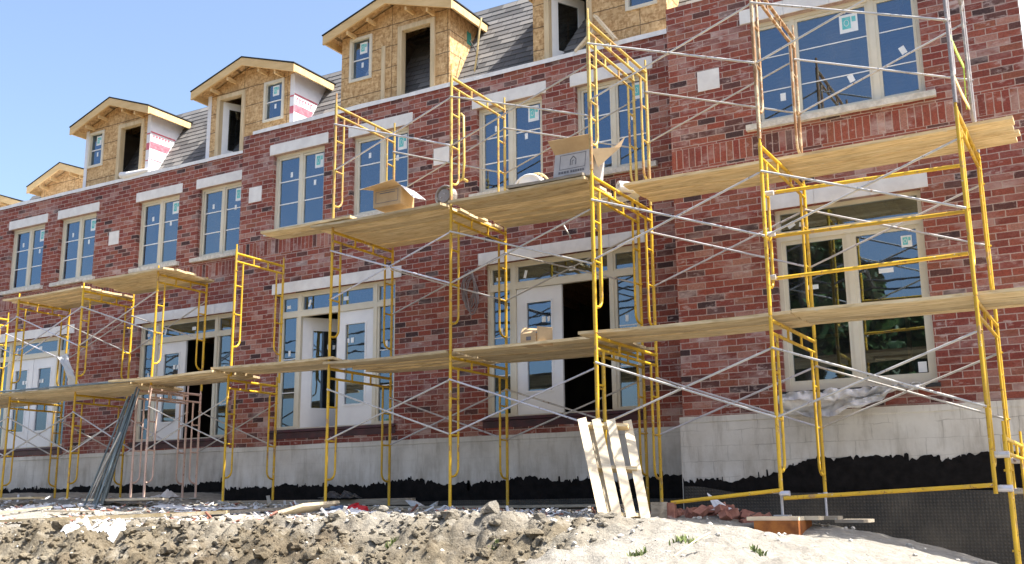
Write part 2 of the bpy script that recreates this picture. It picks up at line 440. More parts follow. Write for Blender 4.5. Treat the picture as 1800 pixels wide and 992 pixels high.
so = bpy.data.objects.new('sun', sd); COL.objects.link(so)
sdir = Vector((math.cos(R(SUN_EL))*math.cos(R(SUN_AZ)), math.cos(R(SUN_EL))*math.sin(R(SUN_AZ)), math.sin(R(SUN_EL))))
so.rotation_euler = sdir.to_track_quat('Z', 'Y').to_euler(); so.location = (20, 5, 30)
SC.view_settings.view_transform = 'Standard'; SC.view_settings.look = 'None'
SC.view_settings.exposure = 1.42; SC.view_settings.gamma = 1.0
SC.cycles.max_bounces = 10; SC.cycles.transparent_max_bounces = 16; SC.cycles.diffuse_bounces = 5

# ------------------------------------------------------------------ terrain
def lerp_table(t, x):
    if x <= t[0][0]: return t[0][1]
    for (a, va), (b, vb) in zip(t, t[1:]):
        if x <= b: return va + (vb - va) * (x - a) / (b - a)
    return t[-1][1]
def sstep(a, b, x):
    t = max(0., min(1., (x - a) / (b - a))); return t*t*(3 - 2*t)
BASE_T = [(-30, .33), (-19.8, .24), (-17.7, .21), (-15.8, .19), (-13.6, .09), (-10.2, .0), (-8, -.03), (-5.8, -.10), (-4.2, -.14), (-3.2, -.19), (-2.4, -.25), (-1.7, -.42), (-1.1, -.62), (0, -.95), (2, -1.2), (9, -1.35)]
CREST_T = [(-30, -4.6), (-20, -5.2), (-13, -5.3), (-9, -5.1), (-6, -5.0), (-3, -5.2), (0, -5.2), (9, -5.4)]
CZ_T = [(-30, -.42), (-20, -.36), (-15, -.27), (-11.5, -.19), (-9, -.15), (-6, -.12), (-4, -.15), (-3, -.22), (0, -.9)]
def base_h(x, y):
    b = lerp_table(BASE_T, x); c = lerp_table(CREST_T, x)
    z = b
    if y < -1.5:
        t = min(1., (-1.5 - y) / max(.1, (-1.5 - c)))
        z = b + (min(b-.02, lerp_table(CZ_T, x)) - b) * t
    if y < c:
        d = c - y
        bank = .62*(1 - sstep(-5.6, -4.0, x)) + .04
        z = z - .05*min(d, .3) - bank*min(max(0, d-.25), 1.1) - .09*max(0, d-.25)
    z += .13*sstep(-1.3, -.2, y)*sstep(-13.5, -15., x)
    # excavated trench beside the right-hand foundation
    tr = sstep(-4.2, -2.9, x) * sstep(-3.25, -2.55, y)
    z -= 1.1 * tr
    return max(z, -1.75)
def fbm(v, o): 
    return mnoise.fractal(v, 1.0, 2.1, o)
def ground_h(x, y, detail=True):
    z = base_h(x, y)
    z -= .20*math.exp(-((x+3.25)**2/.30 + (y+4.45)**2/.22))
    if not detail: return z
    c = lerp_table(CREST_T, x)
    rough = sstep(c+.7, c-.35, y)
    smooth_r = sstep(-5.3, -3.9, x)          # compacted sand on the right
    amp = .03 + .15*rough*(1-.66*smooth_r)
    n = fbm(Vector((x*1.5, y*1.5, 3.)), 4)
    z += amp*(.7*n)
    cl = mnoise.turbulence(Vector((x*2.7, y*2.7, 9.)), 5, True, amplitude_scale=.66, frequency_scale=2.1)
    z += amp*(.55*(cl-.6)) + amp*.45*fbm(Vector((x*5.5, y*5.5, 8.)), 4)
    v = mnoise.voronoi(Vector((x*6.5+.3*n, y*6.5, 2.)))[0]
    z += amp*.9*(min(.16, v[1]-v[0])-.1)*(1-.6*smooth_r)
    big = mnoise.noise(Vector((x*.55+4, y*.55, 1.)))
    z += .06*big*rough*(1-smooth_r)
    z += (math.exp(-((x+8.9)**2/1.3 + (y+6.4)**2/.5))*.17 + math.exp(-((x+11.4)**2/1.0 + (y+6.3)**2/.5))*.15 + math.exp(-((x+6.1)**2/.7 + (y+6.7)**2/.4))*.05) * (1+.8*n)
    z -= .20*math.exp(-((x+10.2)**2/.16 + (y+6.7)**2/.2)) + .14*math.exp(-((x+7.0)**2/.10 + (y+7.2)**2/.08))
    return z
def ground_mesh():
    mb = MB()
    xs = []
    x = -24.
    while x < 3.0: xs.append(x); x += .036 if x > -14 else .05
    ys = []
    y = -9.6
    while y < .6: ys.append(y); y += .034 if y < -4.6 else .07
    XX = [-600, -250, -110, -60, -40, -31, -27, -25.2] + xs + [3.4, 4.2, 6, 9, 15, 28, 60, 130, 300, 600]
    YY = [-600, -250, -110, -60, -40, -28, -22, -18, -15, -13, -11.6, -10.6, -10] + ys + [1, 3, 9, 30, 90, 250, 600]
    nx, ny = len(XX), len(YY)
    vs = []
    for yy in YY:
        for xx in XX:
            inner = -24.2 < xx < 3.1 and -9.7 < yy < .65
            vs.append((xx, yy, ground_h(xx, yy, inner)))
    fs = [(j*nx+i, j*nx+i+1, (j+1)*nx+i+1, (j+1)*nx+i) for j in range(ny-1) for i in range(nx-1)]
    mb.add(vs, fs, True)
    return kind(mb.build('ground', M['dirt']), 'structure')
ground_mesh()
def on_ground(u, v, zoff=0.):
    """point of the ground seen at a photo pixel"""
    d = (MROT.to_3x3() @ Vector(((u - 900) / F_PX, -(v - 496) / F_PX, -1.0))).normalized()
    o = Vector((0, -DIST, 0)); t = 4.0
    while t < 60:
        p = o + d*t
        if p.z <= ground_h(p.x, p.y, False): break
        t += .05
    return Vector((p.x, p.y, ground_h(p.x, p.y, False) + zoff))

# clods and pebbles, too many to count
def lump(mb, c, r, flat=.75):
    ico = [(0,0,1),(.89,0,.45),(.28,.85,.45),(-.72,.53,.45),(-.72,-.53,.45),(.28,-.85,.45),(.72,.53,-.45),(-.28,.85,-.45),(-.89,0,-.45),(-.28,-.85,-.45),(.72,-.53,-.45),(0,0,-1)]
    fs = [(0,1,2),(0,2,3),(0,3,4),(0,4,5),(0,5,1),(1,6,2),(2,7,3),(3,8,4),(4,9,5),(5,10,1),(6,7,2),(7,8,3),(8,9,4),(9,10,5),(10,6,1),(11,7,6),(11,8,7),(11,9,8),(11,10,9),(11,6,10)]
    a, b = random.uniform(.7, 1.4), random.uniform(.7, 1.4)
    rot = Matrix.Rotation(random.uniform(0, 6.3), 3, 'Z') @ Matrix.Rotation(random.uniform(-.5, .5), 3, 'X')
    vs = []
    for q in ico:
        k = r*random.uniform(.68, 1.3)
        vs.append(Vector(c) + rot @ Vector((q[0]*k*a, q[1]*k*b, q[2]*k*flat)))
    mb.add(vs, fs, False)
import bmesh
def ico_sphere(sub):
    bm = bmesh.new(); bmesh.ops.create_icosphere(bm, subdivisions=sub, radius=1.0)
    vs = [v.co.copy() for v in bm.verts]; fs = [tuple(v.index for v in f.verts) for f in bm.faces]; bm.free(); return vs, fs
IV, IF = ico_sphere(2)
def clod(mb, c, r, seed):
    rot = Matrix.Rotation(seed*1.7, 3, 'Z'); a, b, e = .7+.6*((seed*.37) % 1), .7+.6*((seed*.73) % 1), .5+.35*((seed*.19) % 1)
    vs = []
    for q in IV:
        k = 1 + .55*mnoise.noise(q*1.3+Vector((seed, 0, 0))) + .30*mnoise.noise(q*3.1+Vector((0, seed, 0))) + .16*mnoise.noise(q*7+Vector((0, 0, seed)))
        vs.append(Vector(c) + rot @ Vector((q.x*k*r*a, q.y*k*r*b, q.z*k*r*e)))
    mb.add(vs, IF, False)
mb = MB(); rng = random.Random(3)
for i in range(9000):
    x = rng.uniform(-20, -3.4); c = lerp_table(CREST_T, x)
    y = rng.uniform(c-1.9, c+.2)
    if x > -5.6 and rng.random() < .7*(x+5.6): continue
    if mnoise.noise(Vector((x*.9, y*.9, 5.))) < -.05 and rng.random() < .7: continue
    r = .008 + .034*rng.random()**2.4
    if rng.random() < .13: clod(mb, (x, y, ground_h(x, y)+.01), .022+.075*rng.random()**1.8, i*.61)
    else: lump(mb, (x, y, ground_h(x, y) + r*.2), r)
kind(mb.build('dirt_clods', M['dirt']), 'stuff')
# shredded building debris, far too many bits to count
mb = MB(); rng = random.Random(17)
for i in range(2100):
    x = rng.uniform(-19.5, -6.0); y = rng.uniform(-5.4, -1.3) if x < -8 else rng.uniform(-4.4, -1.3)
    if mnoise.noise(Vector((x*.8, y*1.3, 15.))) < -.1: continue
    l, w_ = rng.uniform(.02, .16)*(1 if rng.random() < .8 else 2), rng.uniform(.015, .06)
    rot = Matrix.Rotation(rng.uniform(0, 3.1), 3, 'Z') @ Matrix.Rotation(rng.gauss(0, .35), 3, 'Y') @ Matrix.Rotation(rng.gauss(0, .35), 3, 'X')
    mb.obox((x, y, ground_h(x, y)+.015), rot @ Vector((l/2, 0, 0)), rot @ Vector((0, w_/2, 0)), rot @ Vector((0, 0, rng.uniform(.002, .012))), rng.choice((0, 0, 0, 1, 1, 2, 3)))
kind(mb.build('building_debris', [M['plastic'], M['newwood'], M['pebble'], M['brickred']]), 'stuff')
mb = MB()
for i in range(3200):
    x = rng.uniform(-21, -.6)
    y = rng.uniform(-4.9, -1.2) if rng.random() < .6 else rng.uniform(-8, -4.9)
    r = .006 + .026*rng.random()**3
    if x < -9 and rng.random() < .2: r *= 1.8
    if x > -3.3 and y > -3.4: continue
    lump(mb, (x, y, ground_h(x, y) + r*.3), r)
kind(mb.build('pale_rubble', M['pebble']), 'stuff')

# ------------------------------------------------------------------ the townhouse row
HOUSE = empty('townhouse_row', (-12, 0, 0), 'row of red brick townhouses under construction with dormers of bare strand board', 'building')
def part(mb, name, mat, parent=None): return mb.build(name, M[mat] if isinstance(mat, str) else mat, parent or HOUSE)

UPPER = [('L', -22.66, -21.30), ('L', -20.86, -19.50), ('L', -18.21, -16.85), ('L', -16.36, -15.00),
         ('M', -13.55, -12.19), ('M', -11.64, -10.28), ('M', -8.97, -7.61), ('M', -7.10, -5.74)]
UPPER = [(p, a+.05, b-.05) for p, a, b in UPPER]
DOORS = [('L', -22.82, -20.12), ('L', -17.90, -15.20), ('M', -13.27, -10.57), ('M', -8.76, -6.06)]
YP = {'L': YL, 'M': YM, 'B': YB}
WZ0, WZ1, DZ0, DZ1 = 5.10, 6.61, 1.38, 3.87
TOP = 7.14
BUW = (-3.93, -1.72, 5.10, 6.61); BLW = (-3.77, -1.90, 1.42, 3.86)
holes = {'L': [], 'M': [], 'B': [BUW, BLW]}
for p, a, b in UPPER: holes[p].append((a, b, WZ0, WZ1))
for p, a, b in DOORS: holes[p].append((a, b, DZ0, DZ1))

def wall_front(mb, x0, x1, z0, z1, y, hs, depth=.16):
    xs = sorted({x0, x1, *[q for h in hs for q in h[:2]]}); zs = sorted({z0, z1, *[q for h in hs for q in h[2:]]})
    for i in range(len(xs)-1):
        for j in range(len(zs)-1):
            cx, cz = (xs[i]+xs[i+1])/2, (zs[j]+zs[j+1])/2
            if any(h[0] < cx < h[1] and h[2] < cz < h[3] for h in hs): continue
            mb.quad((xs[i], y, zs[j]), (xs[i+1], y, zs[j]), (xs[i+1], y, zs[j+1]), (xs[i], y, zs[j+1]))
    for a, b, c, d in hs:
        mb.quad((a, y, c), (a, y, d), (a, y+depth, d), (a, y+depth, c))
        mb.quad((b, y, d), (b, y, c), (b, y+depth, c), (b, y+depth, d))
        mb.quad((a, y, d), (b, y, d), (b, y+depth, d), (a, y+depth, d))
        mb.quad((b, y, c), (a, y, c), (a, y+depth, c), (b, y+depth, c))
FZ = {'L': 1.19, 'M': 1.10, 'B': 1.16}
for p, x0, x1, xr0, yr0, xr1, yr1 in (('L', XL0, XM0, None, 0, None, 0), ('M', XM0, XB0, XM0, YL, None, 0), ('B', XB0, XB1, XB0, YM, None, 0)):
    y = YP[p]; mb = MB()
    top = TOP if p != 'L' else TOP + .05
    wall_front(mb, x0, x1, FZ[p], top, y, holes[p])
    if xr0 is not None:
        mb.quad((x0, yr0, FZ[p]), (x0, y, FZ[p]), (x0, y, top), (x0, yr0, top))
    mb.quad((x0, y, top), (x1, y, top), (x1, y+.22, top), (x0, y+.22, top))
    mb.quad((x0, y+.22, FZ[p]), (x1, y+.22, FZ[p]), (x1, y+.22, FZ[p]+.0), (x0, y+.22, FZ[p]+.0)) if False else None
    part(mb, 'brick_wall', 'brick')
    # foundation with a small ledge
    mb = MB(); e = .035
    zb = -2.2
    prof = [(y-e, zb), (y-e, FZ[p]-.09), (y-e-.012, FZ[p]-.075), (y-e-.012, FZ[p]-.002), (y+.2, FZ[p]-.002)]
    n = max(2, int((x1-x0)/.25))
    vs = []; fs = []
    xs = [x0 - (e if p != 'L' else 0) + (x1-x0+(e if p != 'L' else 0))*i/n for i in range(n+1)]
    for xx in xs:
        for k, (py, pz) in enumerate(prof):
            j = mnoise.noise(Vector((xx*2.1, k*3.7, y)))*.010 if k in (1, 2, 3) else 0
            vs.append((xx, py + j*.5, pz + j))
    m_ = len(prof)
    for i in range(n):
        for k in range(m_-1): fs.append((i*m_+k, (i+1)*m_+k, (i+1)*m_+k+1, i*m_+k+1))
    mb.add(vs, fs, False)
    if p != 'L':
        yy = YM if p == 'B' else YL
        mb.quad((x0-e, yy, zb), (x0-e, y-e, zb), (x0-e, y-e, FZ[p]-.05), (x0-e, yy, FZ[p]-.05))
    fo = part(mb, 'foundation_wall', 'found')
    # tar: ragged brushed top edge
    mb = MB(); rg = random.Random(int(-x0*10)); xx = x0 - .02; yt = y-e-.006
    tt = {'L': lambda q: .50 + .0*q, 'M': lambda q: .40, 'B': lambda q: .36 if q < -4.1 else (.36+.16*min(1, (q+4.1)/.7))}[p]
    prevz = tt(xx)
    while xx < x1 + (.0 if p != 'B' else 0):
        wdt = rg.uniform(.012, .05)
        nz = tt(xx) + .085*mnoise.noise(Vector((xx*1.3, 2.2, y))) + .05*mnoise.noise(Vector((xx*5.5, 4.4, y))) + rg.gauss(0, .013) - (.05 if rg.random() < .05 else 0)
        xe = min(xx+wdt, x1)
        mb.quad((xx, yt, -2), (xe, yt, -2), (xe, yt, nz), (xx, yt, prevz)); prevz = nz; xx = xe
        if xx >= x1 - 1e-4: break
    for k in range(int((x1-x0)*5)):       # stray brush strokes above the coat
        sx = rg.uniform(x0, x1-.12); sw = rg.uniform(.015, .09); sz = tt(sx) + .085*mnoise.noise(Vector((sx*1.3, 2.2, y)))
        sh = rg.uniform(.01, .10)*rg.random()
        q = rg.uniform(-.02, .02)
        yk = yt-.001-.0004*(k % 9); mb.add([(sx, yk, sz-.12), (sx+sw, yk, sz-.12), (sx+sw*.8+q, yk, sz+sh*.7), (sx+sw*.55+q, yk, sz+sh), (sx+sw*.2+q, yk, sz+sh*.8)], [(0,1,2,3,4)])
    if p == 'B':
        mb.quad((x0-e-.006, YM-e, -2), (x0-e-.006, yt, -2), (x0-e-.006, yt, .36), (x0-e-.006, YM-e, .36))
    part(mb, 'tar_coating', 'tar', fo)
    # dimple membrane standing against the lower wall with a wavy free top edge
    mb = MB(); ym_ = y-e-.03
    mt = {'L': .33, 'M': .10, 'B': .15}[p]
    n = int((x1-x0)/.14); vs = []; fs = []
    for i in range(n+1):
        xx = x0 + (x1-x0)*i/n
        wv = .03*mnoise.noise(Vector((xx*.9, 5., y))); top_z = mt + .03*mnoise.noise(Vector((xx*.6, 1., y))) + (.10*sstep(-4.3, -5.1, xx) if p == 'B' else 0)
        for k, zz in enumerate((-2., -1.2, -.5, top_z-.06, top_z)):
            vs.append((xx, ym_ - max(0, wv) - (.02*abs(mnoise.noise(Vector((xx*1.7, 9., k)))) if k > 1 else 0), zz))
    for i in range(n):
        for k in range(4): fs.append((i*5+k, (i+1)*5+k, (i+1)*5+k+1, i*5+k+1))
    mb.add(vs, fs, True)
    part(mb, 'drainage_membrane', 'membrane', fo)

# end wall, rear shell, floors and inner partitions
mb = MB()
mb.quad((XB1, YB, 1.16), (XB1, 8, 1.16), (XB1, 8, 7.16), (XB1, YB, 7.16))
part(mb, 'end_wall', 'wrap')
mb = MB(); mb.quad((XB1, YB-.03, -2.2), (XB1, 8, -2.2), (XB1, 8, 1.16), (XB1, YB-.03, 1.16)); part(mb, 'end_foundation', 'found')
mb = MB(); mb.quad((XB1, 8, -2), (XL0, 8, -2), (XL0, 8, 7.2), (XB1, 8, 7.2)); mb.quad((XB1, 8, 7.2), (-20, 8, 7.2), (-20, 8, 9.2), (XB1, 8, 9.2)); mb.quad((XL0, 8, -2), (XL0, 0, -2), (XL0, 0, 7.2), (XL0, 8, 7.2)); part(mb, 'rear_wall', 'wrap')
mb = MB()
for z0, z1 in ((1.16, 1.34), (4.16, 4.34), (6.98, 7.06)):
    mb.box(XL0+.02, XM0, YL+.18, 7.9, z0, z1); mb.box(XM0+.003, XB0, YM+.18, 7.9, z0, z1); mb.box(XB0+.003, XB1-.02, YB+.18, 7.9, z0, z1)
part(mb, 'floor_deck', 'inwood')
mb = MB()
for z0, z1 in ((3.93, 4.155), (6.74, 6.975)):
    x = XL0+.3
    while x < XB1-.1:
        y0 = (YL if x < XM0 else YM if x < XB0 else YB)+.2
        mb.box(x, x+.04, y0, 4.0, z0, z1); x += .41
part(mb, 'ceiling_joist', 'inwood').data
HOUSE.children[-1]['kind'] = 'stuff'
mb = MB()
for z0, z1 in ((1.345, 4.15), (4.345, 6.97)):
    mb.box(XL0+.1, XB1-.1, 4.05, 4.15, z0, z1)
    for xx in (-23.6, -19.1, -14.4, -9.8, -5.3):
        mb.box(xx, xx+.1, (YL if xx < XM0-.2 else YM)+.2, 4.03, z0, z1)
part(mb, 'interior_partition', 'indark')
mb = MB()
for xx in (-3.35, -2.55): mb.box(xx, xx+.05, .5, .6, 1.35, 3.92)
mb.box(-3.8, -1.6, .35, .45, 2.38, 2.42)
part(mb, 'stud', 'inwood')

# stonework
def lintel(x0, x1, z0, z1, y, nb):
    mb = MB(); L = (x1-x0)/nb
    for i in range(nb): mb.box(x0+i*L+.002, x0+(i+1)*L-.002, y-.018-.002*(i % 2), y+.1, z0, z1)
    return part(mb, 'stone_lintel', 'stone')
def sill(x0, x1, zt, y, parent=None):
    n = 14; vs = []; fs = []; mb = MB()
    for i in range(n+1):
        xx = x0+(x1-x0)*i/n; r = lambda k: .006*mnoise.noise(Vector((xx*9, k*2.3, y)))
        vs += [(xx, y-.075+r(1), zt-.085+r(2)), (xx, y+.12, zt-.085), (xx, y+.12, zt+.012), (xx, y-.075+r(3), zt-.004+r(4))]
    for i in range(n):
        for k in range(4): fs.append((i*4+k, (i+1)*4+k, (i+1)*4+(k+1) % 4, i*4+(k+1) % 4))
    fs += [(0,1,2,3), tuple(n*4+k for k in (3,2,1,0))]
    mb.add(vs, fs)
    return mb.build('sill', M['sill'], parent or HOUSE)

def glass(parent, x0, x1, z0, z1, y, name='pane'):
    return MB().quad((x0, y, z0), (x1, y, z0), (x1, y, z1), (x0, y, z1)).build(name, M['glass'], parent)
rs = random.Random(11)
def sticker(parent, x, z, w, h, y, big=False, tilt=0):
    mb = MB(); c, s_ = math.cos(tilt), math.sin(tilt)
    pts = [(x+c*a-s_*b, y-.003, z+s_*a+c*b) for a, b in ((0,0),(w,0),(w,h),(0,h))]
    mb.prism(pts, (0, .0015, 0))
    o = mb.build('sticker', M['sticker'], parent)
    if big:
        mb2 = MB(); mb2.box(x+w*.15, x+w*.62, y-.0045, y-.0035, z+h*.2, z+h*.86)
        mb2.box(x+w*.68, x+w*.9, y-.0045, y-.0035, z+h*.55, z+h*.84)
        b = MB(); b.v, b.f, b.sm, b.mi = list(mb.v), list(mb.f), list(mb.sm), list(mb.mi)
        k = len(b.v); b.v += mb2.v; b.f += [tuple(k+i for i in f) for f in mb2.f]; b.sm += mb2.sm; b.mi += [1]*len(mb2.f)
        # a white ring of print inside the coloured field
        t = MB(); t.tube([(x+w*.385+w*.13*math.cos(a), y-.0052, z+h*.53+h*.17*math.sin(a)) for a in [i*.52 for i in range(13)]], .004, 4)
        k = len(b.v); b.v += t.v; b.f += [tuple(k+i for i in f) for f in t.f]; b.sm += t.sm; b.mi += [0]*len(t.f)
        bpy.data.objects.remove(o); o = b.build('sticker', [M['sticker'], M['cyan']], parent)
    return o

def window(x0, x1, z0, z1, y, lites, bars=2, label=None, border=.05, sash=.038, stick=True, fr=.085):
    """framed window set back in its opening; lites = list of (x0,x1,z0,z1) in window coordinates"""
    mb = MB(); ya, yb = y+fr, y+fr+.07
    cx = sorted({q for l in lites for q in l[:2]})
    mb.box(x0, x0+border, ya, yb, z0, z1); mb.box(x1-border, x1, ya, yb, z0, z1)
    mb.box(x0+border, x1-border, ya+.002, yb, z1-border, z1); mb.box(x0+border, x1-border, ya+.002, yb, z0, z0+border)
    # mullion fill between lites
    ls = sorted(lites)
    for a, b in zip(ls, ls[1:]):
        if a[1] < b[0] - .001: mb.box(a[1], b[0], ya+.004, yb, z0+border, z1-border)
    for (a, b, c, d) in lites:   # sashes
        s0, s1 = ya+.018, yb-.004
        mb.box(a, a+sash, s0, s1, c, d); mb.box(b-sash, b, s0, s1, c, d)
        mb.box(a+sash, b-sash, s0+.002, s1, d-sash, d); mb.box(a+sash, b-sash, s0+.002, s1, c, c+sash)
    o = mb.build('window', M['frame'], HOUSE)
    if label: o['label'] = label
    gy = ya+.042
    for (a, b, c, d) in lites:
        glass(o, a+sash-.004, b-sash+.004, c+sash-.004, d-sash+.004, gy)
    if bars:
        for (a, b, c, d) in lites:
            for k in range(1, bars+1):
                zz = c+sash + (d-c-2*sash)*k/(bars+1)
                MB().box(a+sash, b-sash, gy-.010, gy-.002, zz-.010, zz+.010).build('muntin', M['white'], o)
    return o, gy

for i, (p, a, b) in enumerate(UPPER):
    y = YP[p]; m_ = (a+b)/2
    lintel(a-.085, b+.085, 6.615, 6.82, y, 2)
    lites = [(a+.055, m_-.032, WZ0+.055, WZ1-.055), (m_+.032, b-.055, WZ0+.055, WZ1-.055)]
    o, gy = window(a, b, WZ0, WZ1, y, lites)
    l, r = lites
    sticker(o, r[1]-.27, r[3]-.33, .20, .27, gy, True)
    sticker(o, (l[0]+l[1])/2-.02+rs.uniform(-.03, .03), l[3]-.36-rs.uniform(0, .05), .055, .10, gy)
    sticker(o, (r[0]+r[1])/2-.03+rs.uniform(-.04, .04), r[3]-.50-rs.uniform(0, .25), .055, .10, gy)
    sill(a-.11, b+.11, WZ0, y, o)
for p, x in (('L', -19.06), ('M', -14.09), ('M', -9.79), ('B', -4.73)):
    part(MB().box(x, x+.32, YP[p]-.012, YP[p]+.06, 5.75, 6.05), 'stone_block', 'stone')

# bay windows
lintel(-4.07, -1.58, 6.615, 6.82, YB, 4)
x0, x1, z0, z1 = BUW
o, gy = window(x0, x1, z0, z1, YB, [(x0+.055, -3.40, z0+.055, z1-.055), (-3.34, -2.36, z0+.055, z1-.055), (-2.28, x1-.055, z0+.055, z1-.055)], 0, 'wide three-part window')
sticker(o, -2.74, 6.20, .24, .26, gy, True, .0)
for sx, sz, t in ((-3.60, 5.42, 0), (-2.66, 5.48, .35), (-1.98, 5.72, .4)): sticker(o, sx, sz, .075, .11, gy, False, t)
for a, b in ((-3.835, -3.44), (-3.30, -2.40), (-2.24, -1.815)):   # thin bars between the panes
    for zz in (5.60, 6.09): MB().box(a, b, gy-.006, gy-.002, zz-.007, zz+.007).build('muntin', M['white'], o)
sill(x0-.12, x1+.12, z0, YB, o)
x0, x1, z0, z1 = BLW
lintel(-3.92, -1.80, 3.865, 4.06, YB, 3)
mb = MB(); ya, yb = YB+.08, YB+.16
mb.box(x0, x0+.06, ya, yb, z0, z1); mb.box(x1-.06, x1, ya, yb, z0, z1)
mb.box(x0+.06, x1-.06, ya+.002, yb, z1-.05, z1); mb.box(x0+.06, x1-.06, ya+.002, yb, z0, z0+.09); mb.box(x0+.06, x1-.06, ya+.002, yb, 3.43, 3.56)
mb.box(-2.87, -2.80, ya+.012, yb, z0+.09, 3.43)
for a, b in ((x0+.06, -2.87), (-2.80, x1-.06)):
    mb.box(a, a+.05, ya+.025, yb-.004, z0+.09, 3.43); mb.box(b-.05, b, ya+.025, yb-.004, z0+.09, 3.43)
    mb.box(a+.05, b-.05, ya+.027, yb-.004, z0+.09, z0+.14); mb.box(a+.05, b-.05, ya+.027, yb-.004, 3.38, 3.43)
o = mb.build('window', M['frame'], HOUSE); o['label'] = 'tall two-pane sliding window with a low transom'
gy = ya+.05
glass(o, x0+.11, -2.92, z0+.14, 3.38, gy); glass(o, -2.75, x1-.11, z0+.14, 3.38, gy); glass(o, x0+.06, x1-.06, 3.56, z1-.05, gy)
sticker(o, -2.20, 3.16, .13, .15, gy, True); sticker(o, -3.43, 2.75, .16, .06, gy); sticker(o, -2.50, 2.86, .18, .06, gy); sticker(o, -2.13, 1.57, .10, .13, gy)
sticker(o, -3.60, 3.60, .10, .07, gy, False, .5); sticker(o, -3.47, 3.62, .12, .06, gy, False, -.2)
part(MB().box(x0-.02, x1+.03, YB-.05, YB+.1, z0-.05, z0-.003), 'window_sill', 'darkplastic')

# french door units
def door_leaf(mb_parent, hinge, w, z0, z1, ang, y, side, glass_dark=False, stick=True):
    """leaf from hinge x going right (+1) or left (-1), swung inwards by ang"""
    mb = MB(); t = .045; c, s_ = math.cos(ang), math.sin(ang)
    def T(q):
        dx, dy = q[0], q[1]
        return (hinge + side*(dx*c - dy*s_*0) - side*0 + (0), y + dx*s_ + dy*c, q[2])
    def bx(a, b, c0, d, e=0., tt=t):
        vs = [(a,e,c0),(b,e,c0),(b,e+tt,c0),(a,e+tt,c0),(a,e,d),(b,e,d),(b,e+tt,d),(a,e+tt,d)]
        mb.add([T(v) for v in vs], [(0,3,2,1),(4,5,6,7),(0,1,5,4),(1,2,6,5),(2,3,7,6),(3,0,4,7)])
    st = .19; gz0, gz1 = z0+.36, z1-.24
    bx(0, st, z0, z1); bx(w-st, w, z0, z1); bx(st, w-st, z0, gz0); bx(st, w-st, gz1, z1)
    for a, b, c0, d in ((st-.03, st, gz0-.03, gz1+.03), (w-st, w-st+.03, gz0-.03, gz1+.03), (st, w-st, gz0-.03, gz0), (st, w-st, gz1, gz1+.03)):
        bx(a, b, c0, d, -.012, .012)
    leaf = mb.build('door', M['bluewhite'], mb_parent)
    g = MB(); g.add([T(v) for v in ((st,.02,gz0),(w-st,.02,gz0),(w-st,.02,gz1),(st,.02,gz1))], [(0,1,2,3) if side > 0 else (3,2,1,0)])
    g.build('door_pane', M['glass'], mb_parent)
    if stick:
        g = MB(); a = w*.55; zc = gz1-.33
        g.add([T(v) for v in ((a,.014,zc),(a+.07,.014,zc),(a+.07,.014,zc+.09),(a,.014,zc+.09))], [(0,1,2,3)])
        g.add([T(v) for v in ((a+.10,.014,zc+.0),(a+.14,.014,zc+.01),(a+.15,.014,zc+.085),(a+.10,.014,zc+.08))], [(0,1,2,3)])
        g.build('sticker', M['sticker'], mb_parent)
    h = MB()
    kx = w-.07
    h.tube([T((kx, -.03, z0+.95)), T((kx, .0, z0+.95))], .012, 6); h.tube([T((kx, -.032, z0+.95)), T((kx-.09, -.032, z0+.95))], .009, 6)
    if ang == 0 and side*hinge > 1e9: h.build('door_handle', M['galv'], mb_parent)
    return leaf
